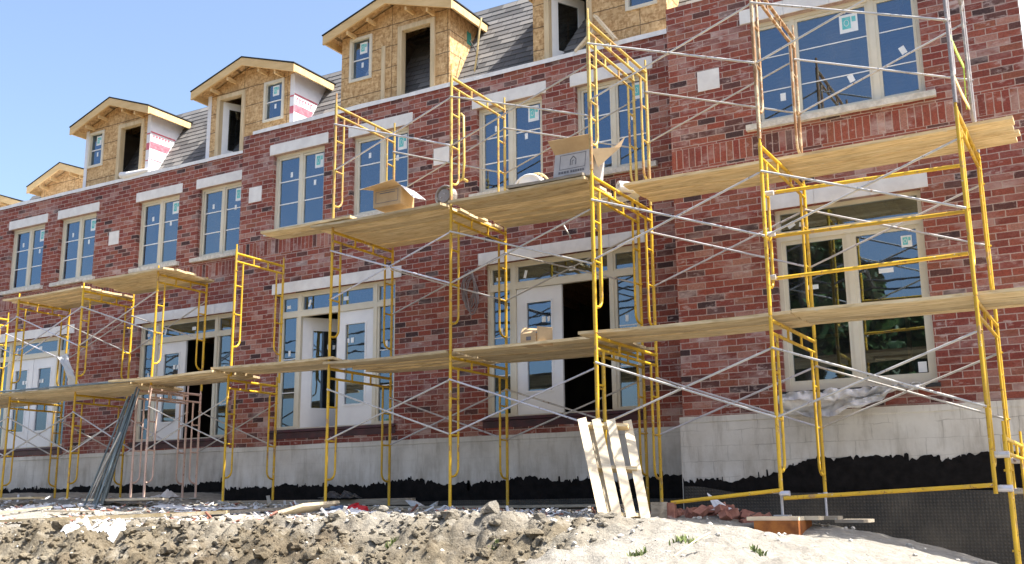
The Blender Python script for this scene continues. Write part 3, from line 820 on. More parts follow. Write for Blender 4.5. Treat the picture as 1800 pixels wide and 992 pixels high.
def door_unit(x0, x1, y, left, right, label):
    lintel(x0-.125, x1+.125, 3.872, 4.07, y, 5)
    ya, yb = y+.075, y+.155; z0, z1 = DZ0, DZ1
    mb = MB(); SL = .40; PW = .075
    xa, xb = x0+.05+SL, x1-.05-SL     # outer edges of the posts towards the side lights
    mb.box(x0, x0+.05, ya, yb, z0, z1); mb.box(x1-.05, x1, ya, yb, z0, z1)
    mb.box(xa, xa+PW, ya+.002, yb, z0, z1-.05); mb.box(xb-PW, xb, ya+.002, yb, z0, z1-.05)
    mb.box(x0+.05, x1-.05, ya+.003, yb, z1-.05, z1)
    for a, b in ((x0+.05, xa), (xa+PW, xb-PW), (xb, x1-.05)):
        mb.box(a, b, ya+.004, yb, 3.42, 3.51)
        # transom sash
        mb.box(a, a+.03, ya+.02, yb-.005, 3.51, z1-.05); mb.box(b-.03, b, ya+.02, yb-.005, 3.51, z1-.05)
        mb.box(a+.03, b-.03, ya+.022, yb-.005, z1-.085, z1-.05); mb.box(a+.03, b-.03, ya+.022, yb-.005, 3.51, 3.54)
    for a, b in ((x0+.05, xa), (xb, x1-.05)):
        mb.box(a, b, ya+.004, yb, z0, z0+.06)
        mb.box(a, a+.045, ya+.02, yb-.005, z0+.06, 3.42); mb.box(b-.045, b, ya+.02, yb-.005, z0+.06, 3.42)
    mb.box(xa+PW, xb-PW, ya-.02, yb+.05, z0, z0+.025)
    o = mb.build('door_unit', M['frame'], HOUSE); o['label'] = label
    gy = ya+.05
    for a, b in ((x0+.08, xa-.03), (xa+PW+.03, xb-PW-.03), (xb+.03, x1-.08)): glass(o, a, b, 3.54, z1-.085, gy, 'transom_pane')
    for a, b in ((x0+.095, xa-.045), (xb+.045, x1-.095)):
        glass(o, a, b, z0+.06, 3.42, gy, 'side_pane')
        sticker(o, (a+b)/2-.04, 2.72, .05, .10, gy)
        for zz in (2.05, 2.72-.06): MB().box(a, b, gy-.008, gy-.003, zz-.008, zz+.008).build('muntin', M['white'], o)
    sticker(o, xa+PW+.12, 3.60, .05, .13, gy, False, -.25); sticker(o, (xa+xb)/2+.12, 3.62, .11, .07, gy); sticker(o, x0+.14, 3.60, .09, .06, gy)
    cx = (xa+xb)/2; wl = cx-.012-(xa+PW)
    zz0, zz1 = z0+.03, 3.415
    yl = ya+.03
    if left == 'closed': door_leaf(o, xa+PW+.003, wl, zz0, zz1, 0, yl, 1)
    elif left == 'open': door_leaf(o, xa+PW+.003, wl, zz0, zz1, R(52), yl+.03, 1)
    if right == 'closed': door_leaf(o, xb-PW-.003, wl, zz0, zz1, 0, yl, -1)
    elif right == 'open': door_leaf(o, xb-PW-.003, wl, zz0, zz1, R(88), yl+.03, -1)
    # bent membrane flashing below the threshold
    mb = MB(); n = 20; vs = []; fs = []
    for i in range(n+1):
        xx = x0-.05+(x1-x0+.1)*i/n; d = .006*mnoise.noise(Vector((xx*4, 1, y)))
        vs += [(xx, y+.03, z0-.004), (xx, y-.05+d, z0-.006), (xx, y-.052+d, z0-.05), (xx, y-.014+d, z0-.06), (xx, y-.012+d, z0-.165+2*d)]
    for i in range(n):
        for k in range(4): fs.append((i*5+k, i*5+k+1, (i+1)*5+k+1, (i+1)*5+k))
    mb.add(vs, fs); mb.build('threshold_flashing', M['maroon'], o)
    return o
door_unit(DOORS[0][1], DOORS[0][2], YL, 'closed', 'closed', 'double doors with both glazed leaves closed')
door_unit(DOORS[1][1], DOORS[1][2], YL, 'closed', 'open', 'double doors with the right leaf open, farther pair')
door_unit(DOORS[2][1], DOORS[2][2], YM, 'open', 'closed', 'double doors with the left leaf swung inwards')
door_unit(DOORS[3][1], DOORS[3][2], YM, 'closed', 'open', 'double doors with the right leaf open, nearer pair')

# parapet flashing: thin bent strip, slightly wavy
def flashing(x0, x1, y, z, seed):
    mb = MB(); n = int((x1-x0)/.12); vs = []; fs = []
    for i in range(n+1):
        xx = x0+(x1-x0)*i/n; d = .012*mnoise.noise(Vector((xx*3, seed, 0))); e = .02*mnoise.noise(Vector((xx*1.1, seed, 4)))
        vs += [(xx, y-.022+d, z-.02+d), (xx, y-.024+d, z+.055+e), (xx, y+.16, z+.075+e), (xx, y+.16, z-.02)]
    for i in range(n):
        for k in range(3): fs.append((i*4+k, (i+1)*4+k, (i+1)*4+k+1, i*4+k+1))
    fs += [(0,1,2,3), tuple(n*4+k for k in (3,2,1,0))]
    mb.add(vs, fs); return part(mb, 'parapet_flashing', 'flash')
flashing(XL0, -15.1, YL, TOP+.055, 1.); flashing(-14.05, XB0-.03, YM, TOP+.005, 2.)

# mansard roof in real overlapping courses
def mansard(x0, x1, y0, zt=9.18):
    mb = MB(); z0, sl = 7.2, 1.8; n = max(2, round((zt-z0)/.1236))
    for k in range(n):
        za, zb = z0+(zt-z0)*k/n, z0+(zt-z0)*(k+1)/n
        ya_, yb_ = y0+(za-z0)/sl, y0+(zb-z0)/sl
        mb.quad((x0, ya_-.022, za-.004), (x1, ya_-.022, za-.004), (x1, yb_-.004, zb+.004), (x0, yb_-.004, zb+.004))
        mb.quad((x0, ya_, za-.006), (x1, ya_, za-.006), (x1, ya_-.022, za-.004), (x0, ya_-.022, za-.004))
    yt = y0+(zt-z0)/sl
    mb.quad((x0, yt-.01, zt), (x1, yt-.01, zt), (x1, 8, zt+.12), (x0, 8, zt+.12))
    mb.quad((x1, y0, z0), (x1, 8, z0), (x1, 8, zt), (x1, yt, zt)); mb.quad((x0, y0, z0), (x0, 8, z0), (x0, 8, zt), (x0, yt, zt))
    return part(mb, 'mansard_roof', 'shingle')
mansard(-20.26, -11.9, YL+.25); mansard(-11.9, XB1, YM+.25)
far_top = P(40, 348, 3.4).z
mansard(XL0, -20.27, YL+2.45, far_top)
mb = MB(); mb.quad((XM0, YM+.1, TOP-.01), (-9.6, YM+.1, TOP-.01), (-9.6, .3, TOP-.01), (XM0, .3, TOP-.01)); mb.quad((XL0, .1, TOP+.03), (-20.2, .1, TOP+.03), (-20.2, 2.5, TOP+.03), (XL0, 2.5, TOP+.03)); part(mb, 'roof_ledge', 'flash')
mb = MB(); mb.box(-14.9, -13.2, 1.9, 2.1, 9.15, 9.36); part(mb, 'roof_curb', 'pole')

# dormers
def dormer(x0, x1, y, z0, ze, win, door, wrap_r, leaf=0, ly=None, lbl=None, back=1.2, sl=1.8):
    rise = .45; cx = (x0+x1)/2; half = (x1-x0)/2
    mb = MB()
    hs = [h for h in (win, door) if h]
    wall_front(mb, x0, x1, z0, ze, y, hs, .09)
    mb.poly([(x0, y, ze), (x1, y, ze), (cx, y, ze+rise*half/(half+.17))])
    o = mb.build('dormer', M['osb'], HOUSE)
    if lbl: o['label'] = lbl
    yr = lambda z: y+.15+(z-7.2)/sl
    for xx, wr in ((x0, wrap_r), (x1, wrap_r)):
        MB().poly([(xx, y, z0), (xx, y, ze), (xx, yr(ze), ze), (xx, yr(z0), z0)]).build('cheek', M['wrap' if wr else 'osb'], o)
    # roof: two slabs, fascia and rake boards
    oh, fo = .23, .30; tz = ze + rise; ez = ze - .02
    yb = y+.15+(tz-7.2)/sl+.1
    mb = MB()
    for sg in (-1, 1):
        xe = cx + sg*(half+oh+.015)
        pts = [(cx, y-fo-.012, tz+.045), (xe, y-fo-.012, ez+.05), (xe, y-fo-.012, ez+.03), (cx, y-fo-.012, tz+.025)]
        mb.prism(pts, (0, yb-(y-fo-.012), 0))
    mb.build('dormer_roof', M['black'], o)
    mb = MB()
    for sg in (-1, 1):
        xe = cx + sg*(half+oh)
        # rake
        mb.prism([(cx, y-fo, tz+.015), (xe, y-fo, ez+.02), (xe, y-fo, ez-.15), (cx, y-fo, tz-.155)], (0, .04, 0))
        # eave fascia going back
        mb.box(xe-.04*sg, xe, y-fo+.042, yr(ez)-.05, ez-.13, ez+.015)
        # soffit framing blocks
        for t in (.3, .62):
            xx = cx+sg*(half+oh)*t; zz = tz+(ez-tz)*t-.16
            mb.box(xx-.02, xx+.02, y-fo+.042, y-.003, zz-.075, zz+.0)
    mb.build('rake_board', M['fascia'], o)
    mb = MB()
    for sg in (-1, 1):
        xe = cx+sg*(half+oh-.04)
        mb.prism([(cx, y-fo+.042, tz+.01), (xe, y-fo+.042, ez+.01), (xe, y-fo+.042, ez-.012), (cx, y-fo+.042, tz-.012)], (0, yb-(y-fo+.042), 0))
    mb.build('soffit', M['osb'], o)
    def trim(h, w, name, mat, d=.05):
        a, b, c, e = h; m2 = MB()
        m2.box(a-.0, a+w, y-d, y+.09, c, e); m2.box(b-w, b, y-d, y+.09, c, e); m2.box(a+w, b-w, y-d+.002, y+.09, e-w, e)
        if name == 'dormer_window_frame': m2.box(a+w, b-w, y-d+.002, y+.09, c, c+w)
        return m2.build(name, M[mat], o)
    if win:
        trim(win, .055, 'dormer_window_frame', 'frame', .03); a, b, c, e = win
        glass(o, a+.05, b-.05, c+.05, e-.05, y+.04)
        MB().box(a+.055, b-.055, y+.028, y+.036, (c+e)/2-.012, (c+e)/2+.012).build('muntin', M['white'], o)
        sticker(o, a+.20, e-.32, .17, .22, y+.04, True); sticker(o, (a+b)/2-.02, (c+e)/2-.16, .05, .10, y+.04)
    if door:
        trim(door, .09, 'dormer_door_frame', 'buck', .04); a, b, c, e = door
        # dark room behind
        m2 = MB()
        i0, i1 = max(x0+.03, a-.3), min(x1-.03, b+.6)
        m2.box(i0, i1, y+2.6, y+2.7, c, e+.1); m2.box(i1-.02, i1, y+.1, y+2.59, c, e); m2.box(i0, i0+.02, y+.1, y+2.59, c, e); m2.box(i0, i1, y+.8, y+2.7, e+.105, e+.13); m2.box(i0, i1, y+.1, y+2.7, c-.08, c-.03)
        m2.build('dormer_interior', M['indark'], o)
        m2 = MB()
        for k in range(3): m2.box(i1-.075, i1-.025, y+.5+.55*k, y+.54+.55*k, c, e+.1)
        m2.build('stud', M['inwood'], o)
        if leaf:
            m2 = MB(); an = R(62); w_ = (b-a)-.2; hx = a+.1
            c_, s_ = math.cos(an), math.sin(an)
            def T(q): return (hx+q[0]*c_-q[1]*s_, y+.06+q[0]*s_+q[1]*c_, q[2])
            for (p0, p1, q0, q1) in ((0, .13, c, e-.1), (w_-.13, w_, c, e-.1), (.13, w_-.13, c, c+.2), (.13, w_-.13, e-.25, e-.1)):
                vs = [(p0,0,q0),(p1,0,q0),(p1,.04,q0),(p0,.04,q0),(p0,0,q1),(p1,0,q1),(p1,.04,q1),(p0,.04,q1)]
                m2.add([T(v) for v in vs], [(0,3,2,1),(4,5,6,7),(0,1,5,4),(1,2,6,5),(2,3,7,6),(3,0,4,7)])
            m2.build('dormer_door', M['white'], o)
            g = MB(); g.add([T(v) for v in ((.13,.02,c+.2),(w_-.13,.02,c+.2),(w_-.13,.02,e-.25),(.13,.02,e-.25))], [(0,1,2,3)]); g.build('pane', M['glass'], o)
    return o
def wrap_bands(o, x1, y, z0, ze, sl=1.8):
    """house-wrap returns on the front corners with the printed red bands"""
    yr = lambda z: y+.15+(z-7.2)/sl
    MB().box(x1-.11, x1+.004, y-.006, y-.001, z0, ze-.05).build('wrap_corner', M['wrap'], o)
    MB().box(o['x0']-.004, o['x0']+.10, y-.006, y-.001, z0, ze-.05).build('wrap_corner', M['wrap'], o)
    m2 = MB(); xx = x1+.0045
    for za, zb in ((8.24, 8.275), (7.88, 8.04), (7.62, 7.64)):
        m2.quad((xx, y, za), (xx, yr(za)-.03, za), (xx, yr(zb)-.03, zb), (xx, y, zb))
        m2.quad((x1-.105, y-.0085, za-.04), (x1, y-.0085, za-.04), (x1, y-.0085, zb-.04), (x1-.105, y-.0085, zb-.04))
    # row of printed letters, too far to read: strokes only
    yy = y+.06
    while yy < yr(8.1)-.12:
        m2.quad((xx, yy, 8.08), (xx, yy+.026, 8.08), (xx, yy+.026, 8.20), (xx, yy, 8.20))
        m2.quad((xx, yy+.028, 8.165), (xx, yy+.062, 8.165), (xx, yy+.062, 8.197), (xx, yy+.028, 8.197))
        yy += .085
    m2.build('printed_band', M['red'], o)
d1 = dormer(-20.24, -18.06, YL+.1, 7.2, 8.72, (-20.12, -19.60, 7.74, 8.60), (-19.10, -18.25, 7.24, 8.60), True, lbl='dormer with white house wrap on its side, second from the left')
d1['x0'] = -20.24; wrap_bands(d1, -18.06, YL+.1, 7.2, 8.72)
d2 = dormer(-16.29, -13.85, YL+.1, 7.2, 8.75, (-14.67, -14.12, 7.78, 8.66), (-16.00, -15.19, 7.26, 8.63), True, leaf=1, lbl='dormer with its glazed door standing open and pink printed wrap')
d2['x0'] = -16.29; wrap_bands(d2, -13.85, YL+.1, 7.2, 8.75)
d3 = dormer(-11.97, -9.54, YM+.1, 7.16, 8.66, (-11.77, -11.25, 7.73, 8.60), (-10.65, -9.84, 7.24, 8.57), False, lbl='largest strand-board dormer with an empty door opening')
d4 = dormer(-7.86, -5.47, YM+.1, 7.16, 8.70, (-6.16, -5.62, 7.72, 8.55), (-7.63, -6.75, 7.24, 8.57), False, leaf=1, lbl='dormer cut by the top edge of the photo')
q = P(48.4, 332.5, 2.0); ap = P(104.3, 293, 2.0)
hw = ap.x - q.x - .19
d0 = dormer(ap.x-hw, ap.x+hw, 2.3, 7.2, q.z+.05, None, (ap.x-.05, ap.x+.72, 7.22, 8.35), False, lbl='small far dormer with an orange gable')
q2 = P(34.8, 358, 2.0)
dormer(q2.x-2.5, q2.x-.19, 2.3, 7.2, q2.z+.05, None, (q2.x-1.0, q2.x-.4, 7.22, 8.1), False, lbl='farthest dormer at the left edge')
part(MB().box(d0['org'][0]-30, -20.6, 2.4, 7.9, 9.28, 9.3), 'roof_curb', 'shingle') if False else None
# strip of lumber nailed to the third dormer
m2 = MB(); m2.box(-11.02, -10.94, YM+.07, YM+.097, 7.25, 8.28); m2.build('lumber_strip', M['buck'], d3)
m2 = MB(); m2.box(-9.538, -9.534, YM+.66, YM+.80, 8.22, 8.46); m2.build('membrane_patch', M['teal'], d3)
#PART3
# ------------------------------------------------------------------ scaffolding
def arc_leg(pts_y, z_top, z_bot, yo, x, r=.13):
    """inner leg coming down and bending back to the outer leg"""
    sg = 1 if yo > pts_y else -1
    out = [(x, pts_y, z_top), (x, pts_y, z_bot + r)]
    for k in range(1, 5):
        a = k*math.pi/8
        out.append((x, pts_y + sg*r*(1-math.cos(a)), z_bot + r - r*math.sin(a)))
    out.append((x, yo, z_bot))
    return out
def frame_part(parent, x, yf, yr, z0, z1, mat, base=None, mat2=None, name='frame', pins=True, lean=0., inner=True, top_pin=.13):
    mb = MB(); r = .022; H = z1-z0
    xt = lambda z: x + lean*(z-z0)
    def p(y, z): return (xt(z), y, z)
    for y in (yf, yr):
        mb.tube([p(y, z0), p(y, z1)], r)
        if pins: mb.tube([p(y, z1), p(y, z1+top_pin)], .015, 6)
    zh, zl = z1-.035, z1-.175
    off = .20 if yr-yf > 1.35 else .17
    mb.tube([p(yf, zh), p(yr, zh)], r); mb.tube([p(yf, zl), p(yr, zl)], .019)
    for t in (.36, .66): mb.tube([p(yf+(yr-yf)*t, zl), p(yf+(yr-yf)*t, zh)], .016, 6)
    if inner:
        zb = max(z0+.12, z1-1.66)
        for yo, yi in ((yf, yf+off), (yr, yr-off)):
            mb.tube([(xt(q[2]), q[1], q[2]) for q in arc_leg(yi, zl, zb, yo, x)], .017)
            for dz in (.60, 1.10):
                if z1-dz > zb+.1: mb.tube([p(yo, z1-dz), p(yi, z1-dz)], .015, 6)
    for y in (yf, yr):     # brace studs
        for dz in (.34, 1.09):
            if z1-dz > z0: mb.tube([(xt(z1-dz)-.035, y, z1-dz), (xt(z1-dz)+.035, y, z1-dz)], .011, 6)
    o = mb.build(name, M[mat], parent)
    if base:
        for y, gz in base:
            b = MB()
            if gz < z0-.02:
                b.tube([(x, y, gz+.01), (x, y, z0+.02)], .016, 6)
                b.tube([(x-.09, y, z0-.01), (x+.09, y, z0-.01)], .009, 6)
                b.tube([(x, y, z0-.03), (x, y, z0+.01)], .028, 8)
            b.box(x-.075, x+.075, y-.075, y+.075, gz, gz+.012)
            b.build('base_plate', M['galv'], o)
    return o
def brace_part(parent, xa, xb, y, z1a, z1b, mat='galv', dy=0.):
    """crossed pair of tubes pivoted at the middle"""
    r = .0135; mb = MB(); o = -.03
    ta, ba, tb, bb = z1a-.34, z1a-1.09, z1b-.34, z1b-1.09
    mb.tube([(xa, y+o, ta), (xb, y+o, bb)], r, 6); mb.tube([(xa, y+o+.03, ba), (xb, y+o+.03, tb)], r, 6)
    mx, mz = (xa+xb)/2, (ta+bb)/2
    mb.tube([(mx, y+o-.02, mz), (mx, y+o+.05, mz)], .014, 6)
    return mb.build('cross_brace', M[mat], parent)

# left scaffold ----------------------------------------------------
SL_ = empty('scaffold', (-16.9, -1.6, .2), 'long yellow two-lift scaffold at the left with two faded pink frames', 'scaffold')
LF, LR = -2.18, -1.0
def bz(x, y): return ground_h(x, y, False)
for x, zb in ((-20.93, .24), (-18.87, .23), (-16.92, .20)):
    frame_part(SL_, x, LF, LR, zb+.02, 2.15, 'yellow', [(LF, zb), (LR, zb)])
    frame_part(SL_, x, LF, LR, 2.17, 4.14, 'yellow')
for x, pinst in ((-15.23, True), (-14.89, False)):
    o = frame_part(SL_, x, LF, LR, .22, 2.13, 'pink', [(LF, .20), (LR, .20)], pins=True, top_pin=.2 if pinst else .1)
    o['label'] = 'faded pink painted frame'
frame_part(SL_, -14.88, LF, LR, 2.17, 4.22, 'yellow')
frame_part(SL_, -13.0, LF, LR, .12, 2.17, 'yellow', [(LF, .09), (LR, .10)])
frame_part(SL_, -12.95, LF, LR, 2.19, 4.36, 'yellow')
for y in (LF, LR):
    for xa, xb in ((-20.93, -18.87), (-18.87, -16.92)):
        brace_part(SL_, xa, xb, y, 4.14, 4.14); brace_part(SL_, xa, xb, y, 2.15, 2.15)
    brace_part(SL_, -16.92, -14.88, y, 4.14, 4.22)
    brace_part(SL_, -16.92, -15.23, y, 2.15, 2.13)
    brace_part(SL_, -14.89, -13.0, y, 2.13, 2.17)
# middle scaffold ----------------------------------------------------
SM_ = empty('scaffold', (-8.0, -2.2, 0), 'yellow three-lift scaffold in the middle, braced in two bays', 'scaffold')
MF, MR = -2.95, -1.42
MX = (-10.17, -8.0, -5.77)
for i, x in enumerate(MX):
    gb = (0.0, -.03, -.12)[i]
    frame_part(SM_, x, MF, MR, gb+.03, 2.07, 'yellow', [(MF, gb), (MR, gb+.02)])
    frame_part(SM_, x, MF, MR, 2.09, 4.18, 'yellow')
    frame_part(SM_, x, MF, MR, 4.20, 6.22, 'paleyellow', top_pin=.18)['label'] = 'paler, rust-worn top frame'
for y in (MF, MR):
    for xa, xb in zip(MX, MX[1:]):
        for zt in (2.07, 4.18, 6.22): brace_part(SM_, xa, xb, y, zt, zt)
# right scaffold ----------------------------------------------------
SR_ = empty('scaffold', (-3.2, -3.0, -.1), 'tall yellow scaffold at the right with guard rails and a screw jack foot', 'scaffold')
BF, BR = -3.85, -2.0
BX = (-5.33, -3.22, -1.15)
frame_part(SR_, BX[0], BF, BR, -.10, 2.0, 'yellow', [(BF, -.14), (BR, -.14)])
frame_part(SR_, BX[1], BF, BR, .13, 2.0, 'yellow', [(BF, -.12), (BR, -.17)])
frame_part(SR_, BX[2], BF, BR, .08, 2.0, 'yellow')
for i, x in enumerate(BX):
    frame_part(SR_, x, BF, BR, 2.02, 4.0, 'yellow', top_pin=.16)
for x, mt, lb in ((BX[0], 'paleyellow', None), (BX[1], 'rusty', 'rust-brown upper frame'), (BX[2], 'greysteel', 'weathered grey upper frame')):
    o = frame_part(SR_, x, BF, BR, 4.05, 6.05, mt, top_pin=.15)
    if lb: o['label'] = lb
for y in (BF, BR):
    for xa, xb in zip(BX, BX[1:]):
        for zt in (2.0, 4.0, 6.05): brace_part(SR_, xa, xb, y, zt, zt)
# lowered end frame, clamped on
lf = frame_part(SR_, -1.03, -3.80, -2.02, -1.75, .64, 'yellow', inner=True)
lf['label'] = 'yellow frame clamped on below like a ladder'
for yy, zz in ((-3.82, .45), (-3.82, .13), (-2.01, .45), (-2.01, .12)):
    MB().tube([(-1.17, yy, zz), (-1.0, yy, zz)], .034, 8).tube([(-1.10, yy-.05, zz+.02), (-1.10, yy+.05, zz+.02)], .016, 6).build('clamp', M['galv'], SR_)
def rail(u0, v0, u1, v1, y, mat='yellow', r=.021):
    a, b = P(u0, v0, y), P(u1, v1, y)
    return MB().tube([a, b], r).build('guard_rail', M[mat], SR_)
rail(1352, 340, 1690, 291, -3.66); rail(1360, 416, 1697, 372, -3.66); rail(1362, 490, 1702, 446, -3.66)
rail(1180, 884, 1372, 862, -3.89); rail(1378, 876, 1746, 853, -3.90)
for (u, v, y) in ((1356, 488, -3.75), (1355, 412, -3.75), (1380, 868, -3.88), (1352, 340, -3.75)):
    c = P(u, v, y); MB().tube([c+Vector((-.05,0,0)), c+Vector((.05,0,0))], .03, 8).build('clamp', M['galv'], SR_)
# faded straps tied round the upper right frame
for (a, b, mt) in (((1668, 60, -3.83), (1694, 118, -2.6), 'green'), ((1694, 118, -2.6), (1699, 190, -2.1), 'green'), ((1677, 135, -3.8), (1704, 190, -2.1), 'rope')):
    A, B = P(*a), P(*b); mid = (A+B)/2 - Vector((0,0,.02))
    MB().bar(A, mid, .012, .055).bar(mid, B, .012, .055).build('strap', M[mt], SR_)
# hooked side bracket on the middle frame
mb = MB(); A = P(806, 205, -2.60)
mb.tube([A, A+Vector((.05,0,.03)), A+Vector((.09,0,-.02)), A+Vector((.10,0,-.75)), A+Vector((.08,0,-.98)), A+Vector((.0,0,-1.02))], .02, 8)
mb.tube([A+Vector((.1,0,-1.0)), A+Vector((.16,0,-1.04))], .02, 8)
mb.build('side_bracket', M['paleyellow'], SM_)

# ------------------------------------------------------------------ planks
PK = random.Random(5)
def planks(x0, x1, y0, y1, z0, label, group, z1=None, y0b=None, y1b=None, mat='wood', n=None, cat='plank', th=.037):
    z1 = z0 if z1 is None else z1
    y0b = y0 if y0b is None else y0b; y1b = y1 if y1b is None else y1b
    n = n or max(1, round((y1-y0)/.245)); wdt = (y1-y0)/n-PK.uniform(.010, .028)
    for k in range(n):
        ya = y0+(y1-y0)*(k+.5)/n; yb = y0b+(y1b-y0b)*(k+.5)/n
        jit = .004 if abs(z0-2.028) < 1e-4 else .045
        xa, xb = x0+PK.uniform(-jit, jit), x1+PK.uniform(-jit, jit)
        sag = PK.uniform(.006, .018); up = PK.uniform(0, .024); tl = PK.uniform(-.012, .012)
        mb = MB(); N = 8; vs = []; fs = []
        for i in range(N+1):
            t = i/N; x = xa+(xb-xa)*t; y = ya+(yb-ya)*t; z = z0+(z1-z0)*t - sag*math.sin(math.pi*t) + up + .004*mnoise.noise(Vector((x*2, y*5, 1)))
            tw = tl + .005*mnoise.noise(Vector((x*.8, y*3, 7)))
            vs += [(x, y-wdt/2, z-tw), (x, y+wdt/2, z+tw), (x, y+wdt/2, z+tw+th), (x, y-wdt/2, z-tw+th)]
        for i in range(N):
            for q in range(4): fs.append((i*4+q, (i+1)*4+q, (i+1)*4+(q+1) % 4, i*4+(q+1) % 4))
        fs += [(0,1,2,3), tuple(N*4+q for q in (3,2,1,0))]
        mb.add(vs, fs)
        c = ((xa+xb)/2, (ya+yb)/2, (z0+z1)/2)
        o = mb.build('plank', M[mat], None, c)
        tag(o, label, cat, group)
planks(-19.35, -16.95, -2.24, -.98, 4.152, 'yellow-brown plank in the upper left deck, towards its left end', 'planks of the upper left deck, left half')
planks(-16.87, -14.62, -2.28, -1.02, 4.225, 'yellow-brown plank in the upper left deck, towards its right end', 'planks of the upper left deck, right half')
planks(-22.4, -18.9, -2.55, -1.02, 2.172, 'plank in the low left deck near the left edge of the photo', 'planks of the low left deck, far half')
planks(-18.82, -15.15, -2.50, -1.2, 2.172, 'plank in the low left deck ending behind the pink frame', 'planks of the low left deck, near half')
planks(-15.45, -12.95, -2.62, -1.45, 2.225, 'plank lying across the tops of the pink frames', 'planks across the pink frames', n=5)
planks(-13.1, -10.05, -2.55, -1.6, 2.262, 'plank bridging the gap between left and middle scaffolds', 'planks bridging to the middle scaffold', z1=2.15, y0b=-3.05, y1b=-2.0, n=4)
planks(-10.28, -8.06, -3.02, -1.48, 2.10, 'plank in the low middle deck under the open white door', 'planks of the low middle deck, left half')
planks(-7.94, -5.55, -3.02, -1.48, 2.10, 'plank in the low middle deck below the small cardboard box', 'planks of the low middle deck, right half')
planks(-10.45, -8.04, -3.14, -1.45, 4.21, 'plank in the upper middle deck below the small open box', 'planks of the upper middle deck, left half')
planks(-7.94, -5.85, -3.10, -1.45, 4.212, 'plank in the upper middle deck below the coil of white cable', 'planks of the upper middle deck, right half')
planks(-11.5, -9.75, -3.10, -2.62, 4.262, 'plank overhanging the left end of the upper middle deck', 'overhanging planks', n=2)
planks(-6.95, -5.80, -3.12, -2.62, 4.262, 'grey offcut plank under the large open carton', 'offcut planks under the carton', n=2, mat='greywood')
planks(-5.28, -.68, -3.06, -2.14, 4.032, 'plank in the upper right deck below the three-part window', 'planks of the upper right deck', n=4)
planks(-5.62, -3.03, -3.75, -2.78, 2.028, 'plank in the low right deck, left of the two-pane window', 'planks of the low right deck, left half', n=4)
planks(-3.02, .6, -3.75, -2.78, 2.028, 'plank in the low right deck across the two-pane window', 'planks of the low right deck, right half', n=4)
planks(-19.6, -17.6, -2.42, -2.14, .21, 'timber sill plank under the left scaffold feet', 'sill planks under the left scaffold', n=1, mat='wood')
planks(-16.2, -14.4, -2.40, -2.06, .155, 'timber sill plank under the pink frames', 'sill planks under the pink frames', n=1, mat='newwood')
planks(-15.3, -9.9, -1.15, -1.02, .05, 'dirty timber lying behind the scaffold feet', 'timbers behind the scaffold feet', n=1, mat='greywood', th=.09)
planks(-10.3, -6.0, -1.9, -1.6, -.035, 'grey plank on the ground behind the middle scaffold', 'planks on the ground behind the middle scaffold', n=1, mat='greywood')
tag(MB().tube([P(0, 690, -2.52)+Vector((-1, 0, .02)), P(236, 670, -2.50)+Vector((0,0,.01))], .02, 8).build('steel_bar', M['steelrod'], None, P(120, 680, -2.52)), 'dark steel bar lying along the front of the low left deck', 'bar')

# ------------------------------------------------------------------ loose things
def crumple(name, c, lx, ly, h, seed, mat, label, cat, group=None, nx=22, ny=12, drape=True, rot=0., fall=None):
    mb = MB(); vs = []; fs = []; cr, sr = math.cos(rot), math.sin(rot)
    for j in range(ny+1):
        for i in range(nx+1):
            a, b = (i/nx-.5), (j/ny-.5)
            e = 1+.25*mnoise.noise(Vector((a*3+seed, b*3, 2)))
            x0, y0 = a*lx*e, b*ly*e
            x, y = c[0]+x0*cr-y0*sr, c[1]+x0*sr+y0*cr
            n = abs(mnoise.noise(Vector((a*5*lx+seed, b*5*ly, seed))))*1.2 + .6*abs(mnoise.noise(Vector((a*11*lx, b*13*ly+seed, seed))))
            edge = 1-min(1., max(abs(a), abs(b))*2)**3
            z = (ground_h(x, y) if drape else c[2]) + .012 + h*n*(.35+.65*edge)
            if fall: z = c[2] + fall(a, b) + h*n
            vs.append((x, y, z))
    for j in range(ny):
        for i in range(nx): fs.append((j*(nx+1)+i, j*(nx+1)+i+1, (j+1)*(nx+1)+i+1, (j+1)*(nx+1)+i))
    mb.add(vs, fs, True)
    return tag(mb.build(name, M[mat], None, tuple(c)), label, cat, group)

# leaning bundle of cross-brace tubes
for k in range(13):
    rr = random.Random(40+k)
    t = k/12
    b = on_ground(150+36*t, 893-8*abs(t-.5)+rr.uniform(-3, 3), .02); b.y += rr.uniform(-.1, .1)
    top = P(222+20*t+rr.uniform(-5, 6), 722-34*t+rr.uniform(-22, 14), -2.30-.05*rr.random())
    if k < 2: top = P(206+6*k, 772-12*k, -2.45)
    b.z = ground_h(b.x, b.y)+.01
    tag(MB().tube([b, b.lerp(top, .5)-Vector((0,0,.012)), top], .0165, 6).build('steel_tube', M['galv' if k < 2 else 'steelrod'], None, b),
        'blue-grey steel tube in the bundle leaning on the pink frame' if k > 1 else 'short pale steel tube at the left of the leaning bundle', 'tube', 'steel tubes leaning in a bundle' if k > 1 else 'short tubes of the bundle')

# white sheet hanging on the left scaffold
mb = MB(); vs = []; fs = []
for j in range(13):
    t = j/12; c = P(110+20*t, 624+54*t, -1.35-.1*math.sin(3*t))
    for i in range(7):
        a = i/6-.5; ww = .30*(1-.35*math.sin(3*t+.4))
        vs.append((c.x+a*ww, c.y+.07*mnoise.noise(Vector((a*5, t*5, 3))), c.z+.05*mnoise.noise(Vector((a*4, t*6, 8)))+a*.05))
for j in range(12):
    for i in range(6): fs.append((j*7+i, j*7+i+1, (j+1)*7+i+1, (j+1)*7+i))
mb.add(vs, fs, True)
tag(mb.build('plastic_sheet', M['plastic'], None, P(120, 650, -.75)), 'crumpled white sheet hanging from the left scaffold', 'sheet')

